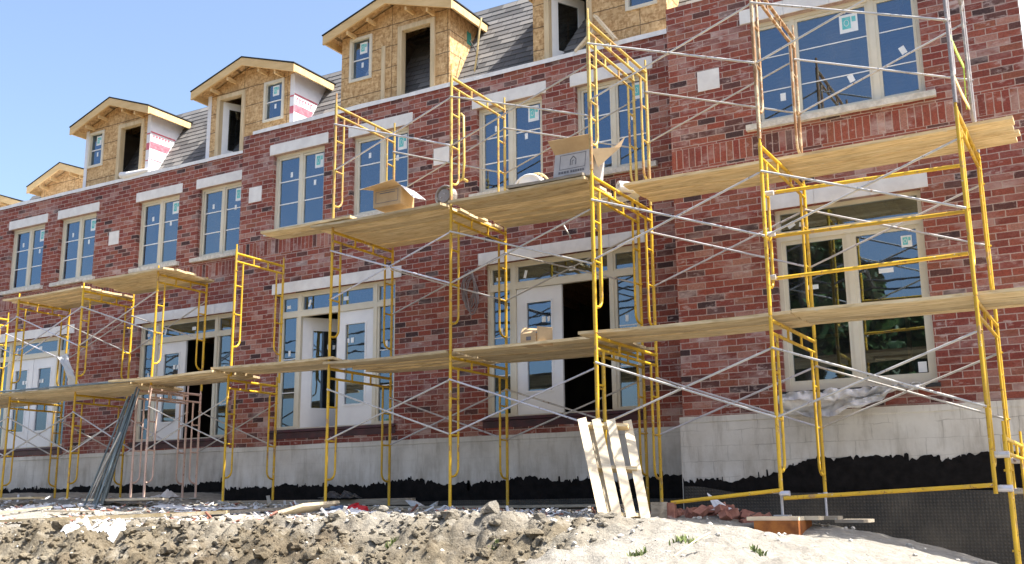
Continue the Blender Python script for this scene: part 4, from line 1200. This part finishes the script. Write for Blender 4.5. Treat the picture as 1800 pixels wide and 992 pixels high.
# grey cable coil hanging on the brick beside the third door
mb = MB(); c0 = P(826, 505, YM-.07)
for k in range(5):
    rr = random.Random(60+k); pts = []
    for i in range(15):
        a = 2*math.pi*i/14
        pts.append((c0.x+.11*math.sin(a)*rr.uniform(.75, 1.2)+.03*k-.06, YM-.05-.012*k, c0.z+.30*math.cos(a)*rr.uniform(.85, 1.1)-.04*k))
    mb.tube(pts, .011, 6, cap=False)
mb.tube([(c0.x+.05, YM-.1, c0.z+.28), (c0.x+.12, YM-.1, c0.z+.0), (c0.x+.18, YM-.1, c0.z-.30)], .016, 6)
tag(mb.build('cable_coil', M['cable'], None, c0), 'tangled grey cable hanging against the brick left of a door', 'cable')
mb = MB(); A, B_ = P(990, 395, -2.2), P(1004, 419, -2.2)
tag(mb.tube([A, B_], .012, 6).build('loose_pin', M['galv'], None, A), 'short pale rod poking down under the upper middle deck', 'rod')

# cardboard boxes
def carton(u0, u1, v0, v1, y, dep, mat, label, flaps, prints=None, rot=0., lean=0.):
    a, b = P(u0, v1, y), P(u1, v1, y); zt = P((u0+u1)/2, v0, y).z
    x0, x1, z0 = a.x, b.x, (a.z+b.z)/2
    root = empty('carton', ((x0+x1)/2, y+dep/2, z0), label, 'cardboard box')
    t = .008; mb = MB()
    def T(q):
        x, yy, z = q; return (x + lean*(z-z0), yy + .18*lean*(z-z0), z)
    def bx(*q):
        m = MB(); m.box(*q); k = len(mb.v); mb.v += [T(v) for v in m.v]; mb.f += [tuple(k+i for i in f) for f in m.f]; mb.sm += m.sm; mb.mi += m.mi
    bx(x0, x1, y, y+t, z0, zt); bx(x0, x1, y+dep-t, y+dep, z0, zt); bx(x0, x0+t, y+t, y+dep-t, z0, zt); bx(x1-t, x1, y+t, y+dep-t, z0, zt); bx(x0+t, x1-t, y+t, y+dep-t, z0, z0+t)
    mb.build('box_body', M[mat], root)
    for pts, m in flaps(x0, x1, y, dep, zt):
        MB().prism([T(q) for q in pts], (.004, .003, .004)).build('flap', M[m], root)
    if prints:
        for k, (pts, w_) in enumerate(prints(x0, x1, z0, zt)):
            p_ = MB()
            for q0, q1 in zip(pts, pts[1:]):
                p_.bar(T((q0[0], y-.002, q0[1])), T((q1[0], y-.002, q1[1])), .003, w_, up=(0,0,1))
            p_.build('printed_mark', M['ink'], root)
    return root
carton(656, 704, 331, 362, -2.96, .34, 'card', 'small brown open box on the upper middle deck',
    lambda x0, x1, y, d, zt: [([(x0,y,zt),(x1,y,zt),(x1-.03,y-.16,zt+.055),(x0-.13,y-.15,zt-.0)], 'card'), ([(x1,y,zt),(x1,y+d,zt),(x1+.26,y+d*.8,zt-.20),(x1+.22,y+.02,zt-.22)], 'cardgrey')],
    lambda x0, x1, z0, zt: [([(x0+.12,zt-.07),(x1-.1,zt-.07)], .012), ([(x0+.05,zt-.04),(x1-.05,zt-.04),(x1-.05,z0+.06),(x0+.05,z0+.06),(x0+.05,zt-.04)], .006)])
def house_print(x0, x1, z0, zt):
    W = x1-x0; H = zt-z0; X = lambda t: x0+W*t; Z = lambda t: z0+H*t
    fr = [(X(.16),Z(.93)),(X(.86),Z(.93)),(X(.86),Z(.38)),(X(.16),Z(.38)),(X(.16),Z(.93))]
    home = [(X(.45),Z(.5)),(X(.45),Z(.72)),(X(.52),Z(.84)),(X(.60),Z(.72)),(X(.60),Z(.5))]
    inner = [(X(.50),Z(.5)),(X(.50),Z(.68)),(X(.55),Z(.68))]
    bars = [([(X(.14+.075*k),Z(.26)),(X(.14+.075*k+.058),Z(.26))], .032) for k in range(4)] + [([(X(.47+.065*k),Z(.26)),(X(.47+.065*k+.05),Z(.26))], .032) for k in range(6)]
    return [(fr, .006), (home, .012), (inner, .008)] + bars + [([(X(.30),Z(.12)),(X(.55),Z(.12))], .014)]
carton(972, 1036, 268, 313, -3.02, .42, 'cardgrey', 'large printed carton with wide open flaps on the upper middle deck',
    lambda x0, x1, y, d, zt: [([(x0,y,zt),(x1,y,zt),(x1+.03,y-.13,zt+.16),(x0-.06,y-.13,zt+.17)], 'card'), ([(x1,y,zt),(x1,y+d,zt+.02),(x1+.30,y+d*.9,zt+.22),(x1+.38,y+.1,zt-.02),(x1+.12,y,zt-.28)], 'card'), ([(x0,y+d,zt),(x1,y+d,zt),(x1,y+d+.15,zt+.15),(x0,y+d+.15,zt+.15)], 'card')],
    house_print, lean=.10)
carton(915, 942, 586, 607, -3.0, .26, 'card', 'small cardboard box before the glass of the white door', 
    lambda x0, x1, y, d, zt: [([(x1+.02,y,zt-.17),(x1+.22,y+.05,zt-.20),(x1+.22,y+.05,zt+.05),(x1+.02,y,zt+.08)], 'card'), ([(x0,y,zt),(x1,y,zt),(x1,y+.12,zt+.06),(x0-.02,y+.1,zt+.10)], 'card')],
    lambda x0, x1, z0, zt: [([(x0+.09,z0+.09),(x0+.16,z0+.09)], .05)])
# coil of white cable with a wooden rim
c = P(931, 345, -2.35); root = empty('cable_reel', (c.x, c.y, 4.26), 'big reel of white cable with a wooden rim on the upper middle deck', 'cable reel')
mb = MB(); ang = [math.pi*i/24*2 for i in range(25)]; R0 = .245; cz = 4.26+R0
mb.tube([(c.x+R0*math.cos(a), c.y+.17, cz+R0*math.sin(a)) for a in ang], .018, 6, cap=False)
for a in (0, math.pi/3, 2*math.pi/3): mb.bar((c.x+R0*math.cos(a), c.y+.17, cz+R0*math.sin(a)), (c.x-R0*math.cos(a), c.y+.17, cz-R0*math.sin(a)), .02, .03)
mb.build('rim', M['rope'], root)
mb = MB()
for k in range(5):
    rr = R0*(.93-.0*k); mb.tube([(c.x-.012+rr*math.cos(a), c.y+.12-.035*k, cz-.02+rr*.86*math.sin(a)) for a in ang], .021, 6, cap=False)
mb.tube([(c.x, c.y-.03, cz), (c.x, c.y+.15, cz)], R0*.75, 20); mb.build('cable', M['plastic'], root)
# low spool of wire by the left frame of the middle bay
c = P(781, 357, -2.9); mb = MB(); cz = 4.26+.15
for k in range(4): mb.tube([(c.x+.15*math.cos(a), c.y+.03*k, cz+.15*math.sin(a)) for a in ang], .014, 6, cap=False)
mb.tube([(c.x, c.y-.01, cz), (c.x, c.y+.11, cz)], .1, 16)
tag(mb.build('wire_spool', M['greysteel'], None, (c.x, c.y, 4.26)), 'small round spool of grey wire on the upper middle deck', 'spool')
# white roll on the right deck
A, B_ = P(1086, 313, -2.75), P(1118, 313, -2.55)
A.z = B_.z = 4.075+.075
mb = MB(); d = (B_-A).normalized(); n_ = 18; side = Vector((0,0,1)).cross(d).normalized(); up = d.cross(side)
vs = []; fs = []
for (q, rr) in ((A, .075), (B_, .075), (B_, .028), (A, .028)):
    for k in range(n_): a = 2*math.pi*k/n_; vs.append(q+side*math.cos(a)*rr+up*math.sin(a)*rr)
for j in range(4):
    for k in range(n_): fs.append((j*n_+k, ((j+1) % 4)*n_+k, ((j+1) % 4)*n_+(k+1) % n_, j*n_+(k+1) % n_))
mb.add(vs, fs)
tag(mb.build('sheet_roll', M['plastic'], None, A), 'white roll with a dark core hole at the left end of the upper right deck', 'roll')
crumple('paper_scrap', (P(1090, 305, -2.3).x, -2.35, 4.08), .55, .28, .05, 4., 'plastic', 'white paper wrapping lying behind the white roll', 'paper', drape=False)

# pallet leaning on the scaffold
bl, br, tl, tr = P(1058, 908, -4.55), P(1138, 911, -4.45), P(1020, 736, -3.98), P(1102, 739, -3.92)
root = empty('wooden_pallet', (bl+br)/2, 'pale wooden pallet leaning on the scaffold', 'pallet')
nrm = (br-bl).cross(tl-bl).normalized()
if nrm.y > 0: nrm = -nrm
for k in range(4):
    t = k/3; a, b = bl.lerp(br, t*.93+.035), tl.lerp(tr, t*.93+.035)
    if k == 3: b = b + Vector((-.03, .12, 0))
    MB().bar(a, b, .102, .019, up=nrm).build('slat', M['newwood'], root)
for t in (.035, .5, .955):
    a, b = bl.lerp(tl, t), br.lerp(tr, t)
    MB().bar(a - nrm*.055, b - nrm*.055, .04, .085, up=nrm).build('stringer', M['wood'], root)
for t in (.12, .62):
    a, b = bl.lerp(br, t), tl.lerp(tr, t)
    MB().bar(a - nrm*.11, b - nrm*.11, .10, .018, up=nrm).build('slat', M['newwood'], root)

# timber crib and planks under the screw jack
c = P(1378, 912, -3.85)
def block(name, x0, x1, y0, y1, z0, z1, mat, label, cat, group=None, rot=0.):
    cx, cy = (x0+x1)/2, (y0+y1)/2; mb = MB()
    mb.obox((cx, cy, (z0+z1)/2), (math.cos(rot)*(x1-x0)/2, math.sin(rot)*(x1-x0)/2, 0), (-math.sin(rot)*(y1-y0)/2, math.cos(rot)*(y1-y0)/2, 0), (0, 0, (z1-z0)/2))
    return tag(mb.build(name, M[mat], None, (cx, cy, z0)), label, cat, group)
block('steel_box', -3.44, -2.98, -4.15, -3.62, -.46, -.165, 'rust', 'rust-orange steel box carrying the jack planks', 'steel box')
for k, (a, b, yy) in enumerate(((-3.52, -2.98, -4.02), (-3.50, -2.84, -3.78), (-3.36, -2.70, -3.54))):
    block('jack_plank', a, b, yy-.11, yy+.11, -.162, -.124, 'newwood' if k < 2 else 'greywood', ('front short plank on the rusty box', 'middle short plank on the rusty box', 'longer grey plank behind on the rusty box')[k], 'plank')
block('plank_offcut', -2.82, -2.52, -3.3, -2.75, -.20, -.165, 'greywood', 'short grey plank stretching from the jack to the trench', 'plank')
# heap of broken bricks
rb = random.Random(21)
for k in range(46):
    u = rb.uniform(1150, 1352); p = on_ground(u, 909, 0); y = rb.uniform(-3.7, -2.3)
    x = P(u, 900, y).x; g = ground_h(x, y, False)
    lv = max(0., 1-abs((u-1262)/75))
    z = g+.02+rb.random()**1.4*.15*lv
    rot = Matrix.Rotation(rb.uniform(0, 3.1), 3, 'Z') @ Matrix.Rotation(rb.uniform(-.6, .6), 3, 'X') @ Matrix.Rotation(rb.uniform(-.5, .5), 3, 'Y')
    L_ = rb.choice((.25, .20, .13, .10, .07))
    mb = MB(); ax = rot @ Vector((L_/2, 0, 0)); ay = rot @ Vector((0, .045, 0)); az = rot @ Vector((0, 0, .039))
    mb.obox((x, y, z), ax, ay, az)
    if L_ > .2 and k % 2:     # core holes showing as dark slots
        for q in (-.3, -.1, .1, .3):
            mb.obox(Vector((x, y, z)) + rot @ Vector((L_*q, 0, .0392)), rot @ Vector((.014, 0, 0)), rot @ Vector((0, .022, 0)), rot @ Vector((0, 0, .0012)), 1)
    tag(mb.build('loose_brick', [M['brickred'], M['indark']], None, (x, y, g)), 'loose red brick in the broken heap right of the pallet', 'brick', 'bricks heaped beside the pallet')
p = P(1180, 905, -3.9)
block('rusty_stake', p.x-.04, p.x+.04, -3.92, -3.84, p.z-.12, p.z+.13, 'brickred', 'upright brown block between pallet and brick heap', 'block')
p = P(1160, 905, -3.7)
block('concrete_chunk', p.x-.10, p.x+.09, -3.8, -3.6, p.z-.06, p.z+.14, 'greywood', 'dull grey-brown chunk right beside the pallet foot', 'chunk', rot=.4)
mb = MB(); A = P(1243, 868, -3.0); mb.prism([A, A+Vector((.22,.05,-.16)), A+Vector((.30,0,-.34)), A+Vector((.14,-.02,-.30))], (0,.01,.01))
tag(mb.build('paper_scrap', M['plastic'], None, A), 'pointed white scrap sticking out of the brick heap', 'scrap')
crumple('plastic_scrap', (P(1270, 892, -3.2).x, -3.15, P(1270, 892, -3.2).z-.05), .3, .2, .08, 9., 'plastic', 'crumpled white plastic lying on top of the brick heap', 'scrap', drape=False)

# plastic bunched under the two-pane window
def fall(a, b):
    s_ = (b+.5); return -.30*s_*(1-.35*abs(a)) - .10*math.sin(3.2*a+1.2)*s_ - .04*math.cos(9*a)*s_
mb = MB(); vs = []; fs = []; NX, NY = 54, 14
for j in range(NY+1):
    t = j/NY
    for i in range(NX+1):
        a = i/NX; x = -3.80+1.78*a + .07*mnoise.noise(Vector((a*4, t*3, 1)))
        drop = .03+ t*(.33*math.sin(math.pi*min(1, a*1.1+.10))**.7 + .06)*(1-.45*a)
        yy = YB-.05-.20*abs(math.sin(3.4*t+2.5*a))*(.3+t) - .22*abs(mnoise.noise(Vector((a*7+4*t, t*6, 5)))) - .10*abs(mnoise.noise(Vector((a*19, t*11, 9))))
        z = 1.42 - drop + .075*mnoise.noise(Vector((a*9, t*5, 2)))
        vs.append((x, yy, z))
for j in range(NY):
    for i in range(NX): fs.append((j*(NX+1)+i, (j+1)*(NX+1)+i, (j+1)*(NX+1)+i+1, j*(NX+1)+i+1))
mb.add(vs, fs, True)
tag(mb.build('plastic_sheet', M['greyplastic'], None, (-3, YB-.1, 1.2)), 'grey plastic sheeting bunched under the two-pane window', 'sheet')

# lumber by the cut-off dormer and the white roll on the parapet
A, B_ = P(1046, 28, YM-.02), P(1083, 70, YM-.12)
tag(MB().bar(A, B_, .09, .04).build('board', M['newwood'], None, B_), 'short board leaning at the cut-off dormer above the parapet', 'board')
A, B_ = P(1012, 92, YM+.0), P(1044, 55, YM+.02)
tag(MB().bar(A, B_, .09, .04).build('board', M['newwood'], None, A), 'board lying slanted across the open door of the cut-off dormer', 'board')
mb = MB(); A = P(214, 309, -.02)
pts = [P(213, 308, .0), P(222, 309, 0.), P(236, 306, 0.), P(250, 302, .0), P(262, 299, .0)]
mb.tube(pts, [.07, .085, .075, .06, .03], 10)
tag(mb.build('insulation_roll', M['plastic'], None, pts[0]), 'white bundle lying on the parapet under the wrapped dormer', 'bundle')
A = P(846, 32, YM-.15); tag(MB().tube([A, P(842, 60, YM-.2), P(838, 100, YM-.1), P(834, 126, YM-.06)], .016, 6).build('hanging_rope', M['rope'], None, A), 'tan rope hanging from the eave of the largest dormer', 'rope')
A = P(826, 72, YM+.5); tag(MB().tube([A, P(836, 88, YM+.3), P(841, 105, YM+.1), P(838, 122, YM-.0)], .012, 6).build('black_cable', M['black'], None, A), 'black cable curving down the roof beside the tan rope', 'cable')

# boards and scraps on the ground
def ground_board(u0, v0, u1, v1, w_, th, mat, label, cat='board'):
    a, b = on_ground(u0, v0, th*.6+.03), on_ground(u1, v1, th*.6+.03)
    return tag(MB().bar(a, b, w_, th).build('board', M[mat], None, (a+b)/2), label, cat)
ground_board(-30, 924, 150, 917, .14, .04, 'wood', 'long dirty board on the ground at the far left')
ground_board(70, 922, 400, 908, .12, .05, 'wood', 'long board running across the debris at the left')
ground_board(300, 913, 560, 897, .14, .04, 'greywood', 'grey board half sunk in the dirt heaps')
ground_board(-10, 908, 92, 897, .10, .035, 'newwood', 'thin pale board slanting among the debris at far left')
ground_board(80, 904, 170, 905, .10, .03, 'newwood', 'short pale lath among the white debris')
ground_board(360, 930, 430, 912, .04, .03, 'newwood', 'thin pale stick lying on the dirt heap')
ground_board(235, 942, 270, 936, .06, .03, 'newwood', 'small pale offcut on the lumpy dirt')
a = on_ground(1185, 984, .02); tag(MB().tube([a, a+Vector((.10,.25,.12)), a+Vector((.16,.4,.17))], .008, 5).build('stick', M['newwood'], None, a), 'thin dry twig standing in the foreground dirt', 'twig')
a, b = on_ground(505, 913, .12), on_ground(572, 906, .12)
tag(MB().obox((a+b)/2, (b-a)/2, Vector((.07, .22, .06)), Vector((0, -.01, .02))).build('board', M['newwood'], None, (a+b)/2), 'wide yellow board end sticking up from the dirt heap', 'board')
gl = [(140, 933, .5, .3, .05, 'plastic', 'white plastic sheet in the dirt at the left'), (192, 937, .45, .3, .05, 'plastic', 'pale crumpled plastic right of the white sheet'),
      (370, 897, 1.3, .5, .05, 'plastic', 'long white plastic sheet under the pink frames'), (300, 893, .8, .4, .05, 'plastic', 'small white sheet before the pink frames'),
      (600, 906, .8, .35, .09, 'plastic', 'white sheet beside the red scrap'), (662, 906, .6, .3, .06, 'plastic', 'white sheet right of the red scrap'),
      (150, 890, 1.0, .45, .05, 'plastic', 'white debris sheet at the foot of the leaning tubes'), (60, 895, .9, .4, .05, 'plastic', 'white debris sheet at the far left'),
      (585, 897, .6, .4, .08, 'blueplastic', 'blue-grey tarpaulin scrap by the scaffold foot'), (290, 876, .5, .3, .14, 'plastic', 'crumpled white paper under the pink frames')]
for k, (u, v, lx, ly, h, mt, lb) in enumerate(gl):
    c = on_ground(u, v); crumple('plastic_scrap', (c.x, c.y, c.z), lx, ly, h, 3.1*k+1, mt, lb, 'sheet', rot=rs.uniform(-.3, .3))
c = on_ground(628, 902, .05); tag(MB().obox(c, (.16, -.03, -.02), (.02, .05, .03), (0, -.02, .03)).obox(c+Vector((-.1, .05, .06)), (.06, 0, .02), (0, .04, 0), (0, 0, .012)).build('plastic_scrap', M['redplastic'], None, c), 'bright red plastic scrap on the dirt', 'scrap')
for k, (u, v, pts, lb) in enumerate(((712, 880, [(0,0,0),(.10,0,-.08),(.32,0,-.16),(.42,0,-.14),(.18,0,-.02)], 'left pointed white paper by the dark wall foot'), (765, 882, [(.02,0,0),(-.10,0,-.06),(-.32,0,-.14),(-.2,0,-.15),(0,0,-.07)], 'right pointed white paper by the dark wall foot'))):
    A = P(u, v, -1.35); tag(MB().prism([A+Vector(q) for q in pts], (0, .06, .01)).build('paper_scrap', M['plastic'], None, A), lb, 'paper')
A = P(600, 878, -1.1); crumple('dark_sheet', (A.x, -1.15, A.z), .7, .35, .12, 6., 'darkplastic', 'dark plastic sheet crumpled at the wall foot', 'sheet', drape=False)
block('dirt_clump', P(225, 915, -5.2).x, P(225, 915, -5.2).x+.01, -5.2, -5.19, -.3, -.29, 'clod', 'x', 'x') if False else None
# grass tufts
def tuft(u, v, n, h, sp, label):
    c = on_ground(u, v); mb = MB(); rr = random.Random(int(u))
    for k in range(n):
        a = rr.uniform(0, 6.28); d = sp*math.sqrt(rr.random()); x, y = c.x+d*math.cos(a), c.y+d*math.sin(a)*.7
        hh = h*rr.uniform(.5, 1.2); lx, ly = rr.uniform(-.6, .6)*hh, rr.uniform(-.5, .5)*hh; w_ = .006+.006*rr.random()
        if k: x, y = (x+c.x)/2+rr.gauss(0, .0), (y+c.y)/2
        g = ground_h(x, y)-.01; b = rr.uniform(0, 3.1); wx, wy = w_*math.cos(b), w_*math.sin(b)
        mb.add([(x-wx,y-wy,g),(x+wx,y+wy,g),(x+lx*.5+wx*.7,y+ly*.5+wy*.7,g+hh*.7),(x+lx*.5-wx*.7,y+ly*.5-wy*.7,g+hh*.7),(x+lx,y+ly,g+hh*.95)], [(0,1,2,3),(3,2,4)], True)
    tag(mb.build('grass_tuft', M['grass'], None, c), label, 'grass tuft')
tuft(686, 955, 90, .085, .15, 'bright green grass tuft in the middle of the dirt foreground')
tuft(872, 965, 40, .05, .12, 'faint thin grass tuft right of the bright green one')
tuft(1205, 962, 70, .06, .20, 'sparse grass clump below the brick heap')
tuft(1120, 972, 60, .06, .16, 'sparse grass clump below the pallet')
tuft(1330, 978, 45, .05, .14, 'grass clump in the sand at the lower right')

# ------------------------------------------------------------------ across the street: seen only as reflections
def tree(x, y, h, rad, seed, label, dens=2600, conic=False):
    g = -1.75; root = empty('tree', (x, y, g), label, 'tree', 'trees across the street'); rr = random.Random(seed)
    mb = MB(); mb.tube([(x, y, g), (x+.1, y, g+h*.35), (x, y+.1, g+h*.8)], [.22, .16, .05], 8)
    for k in range(9):
        a = k*2.4; z = g+h*(.3+.06*k); L_ = rad*.8*(1-.05*k)
        mb.tube([(x, y, z), (x+L_*.6*math.cos(a), y+L_*.6*math.sin(a), z+.5), (x+L_*math.cos(a), y+L_*math.sin(a), z+.9)], [.07, .04, .015], 5)
    mb.build('trunk', M['bark'], root)
    mb = MB(); cl = []
    for k in range(46):
        a = rr.uniform(0, 6.28); t = rr.uniform(.12, 1.0)
        rmax = rad*((1.05-t) if conic else math.sqrt(max(.05, 1-(2*t-1)**2))) ; d = rmax*math.sqrt(rr.random())
        cl.append((x+d*math.cos(a), y+d*math.sin(a), g+h*(.08+.92*t), rr.uniform(.5, 1.0)*rad*.33))
    for k in range(dens):
        cx, cy, cz, cr = rr.choice(cl); v = Vector((rr.gauss(0, 1), rr.gauss(0, 1), rr.gauss(0, 1))).normalized()*cr*rr.random()**.4
        p = Vector((cx, cy, cz))+v; s_ = rr.uniform(.16, .34)
        a = Vector((rr.gauss(0, 1), rr.gauss(0, 1), rr.gauss(0, 1))).normalized()*s_; b = a.cross(Vector((rr.gauss(0, 1), rr.gauss(0, 1), rr.gauss(0, 1)))).normalized()*s_*.6
        mb.quad(p-a-b, p+a-b, p+a+b, p-a+b)
    mb.build('crown', M['leaf'], root)
tree(-12.6, -36, 15.0, 3.7, 1, 'dark tree mirrored in the left pane of the two-pane window', 8500)
tree(-17.5, -40, 9.5, 4.6, 2, 'rounded tree across the street left of the dark one', 5500)
tree(-7.6, -37, 9.6, 3.7, 3, 'bushy tree mirrored in the lower right pane', 6000)
tree(-2.0, -40, 9.0, 4.2, 5, 'bushy tree across the street opposite the trench', 4500)
tree(-27., -37, 6.2, 4.4, 4, 'low tree mirrored in the glass of the middle doors', 5000)
tree(-36., -38, 6.0, 4.4, 6, 'low tree across the street at the far end', 4500)
PT = empty('utility_pole', (-11.5, -33, -1.75), 'dark utility pole mirrored in the three-part window', 'utility pole')
MB().tube([(-11.5, -33, -1.75), (-11.5, -33, 16.6)], [.20, .13], 8).build('pole_shaft', M['pole'], PT)
MB().tube([(-11.4, -33, 16.3), (-8.6, -33.4, 9.0)], .10, 6).build('pole_strut', M['pole'], PT)
MB().bar((-12.7, -33, 14.2), (-10.3, -33, 14.2), .12, .12).build('crossarm', M['pole'], PT)
for k, (z, y) in enumerate(((14.3, -33.1), (13.2, -33), (10.6, -33), (9.9, -33), (9.5, -33.1))):
    pts = [(-60+10*i, y, z-.9*math.sin(math.pi*((i*10+8) % 48)/48)) for i in range(9)] + [(35, y, z)]
    tag(MB().tube(pts, .035 if k < 2 else .05, 5).build('overhead_wire', M['black'], None, (-12, y, z)), 'overhead wire mirrored in the window glass', 'wire', 'overhead wires across the street')
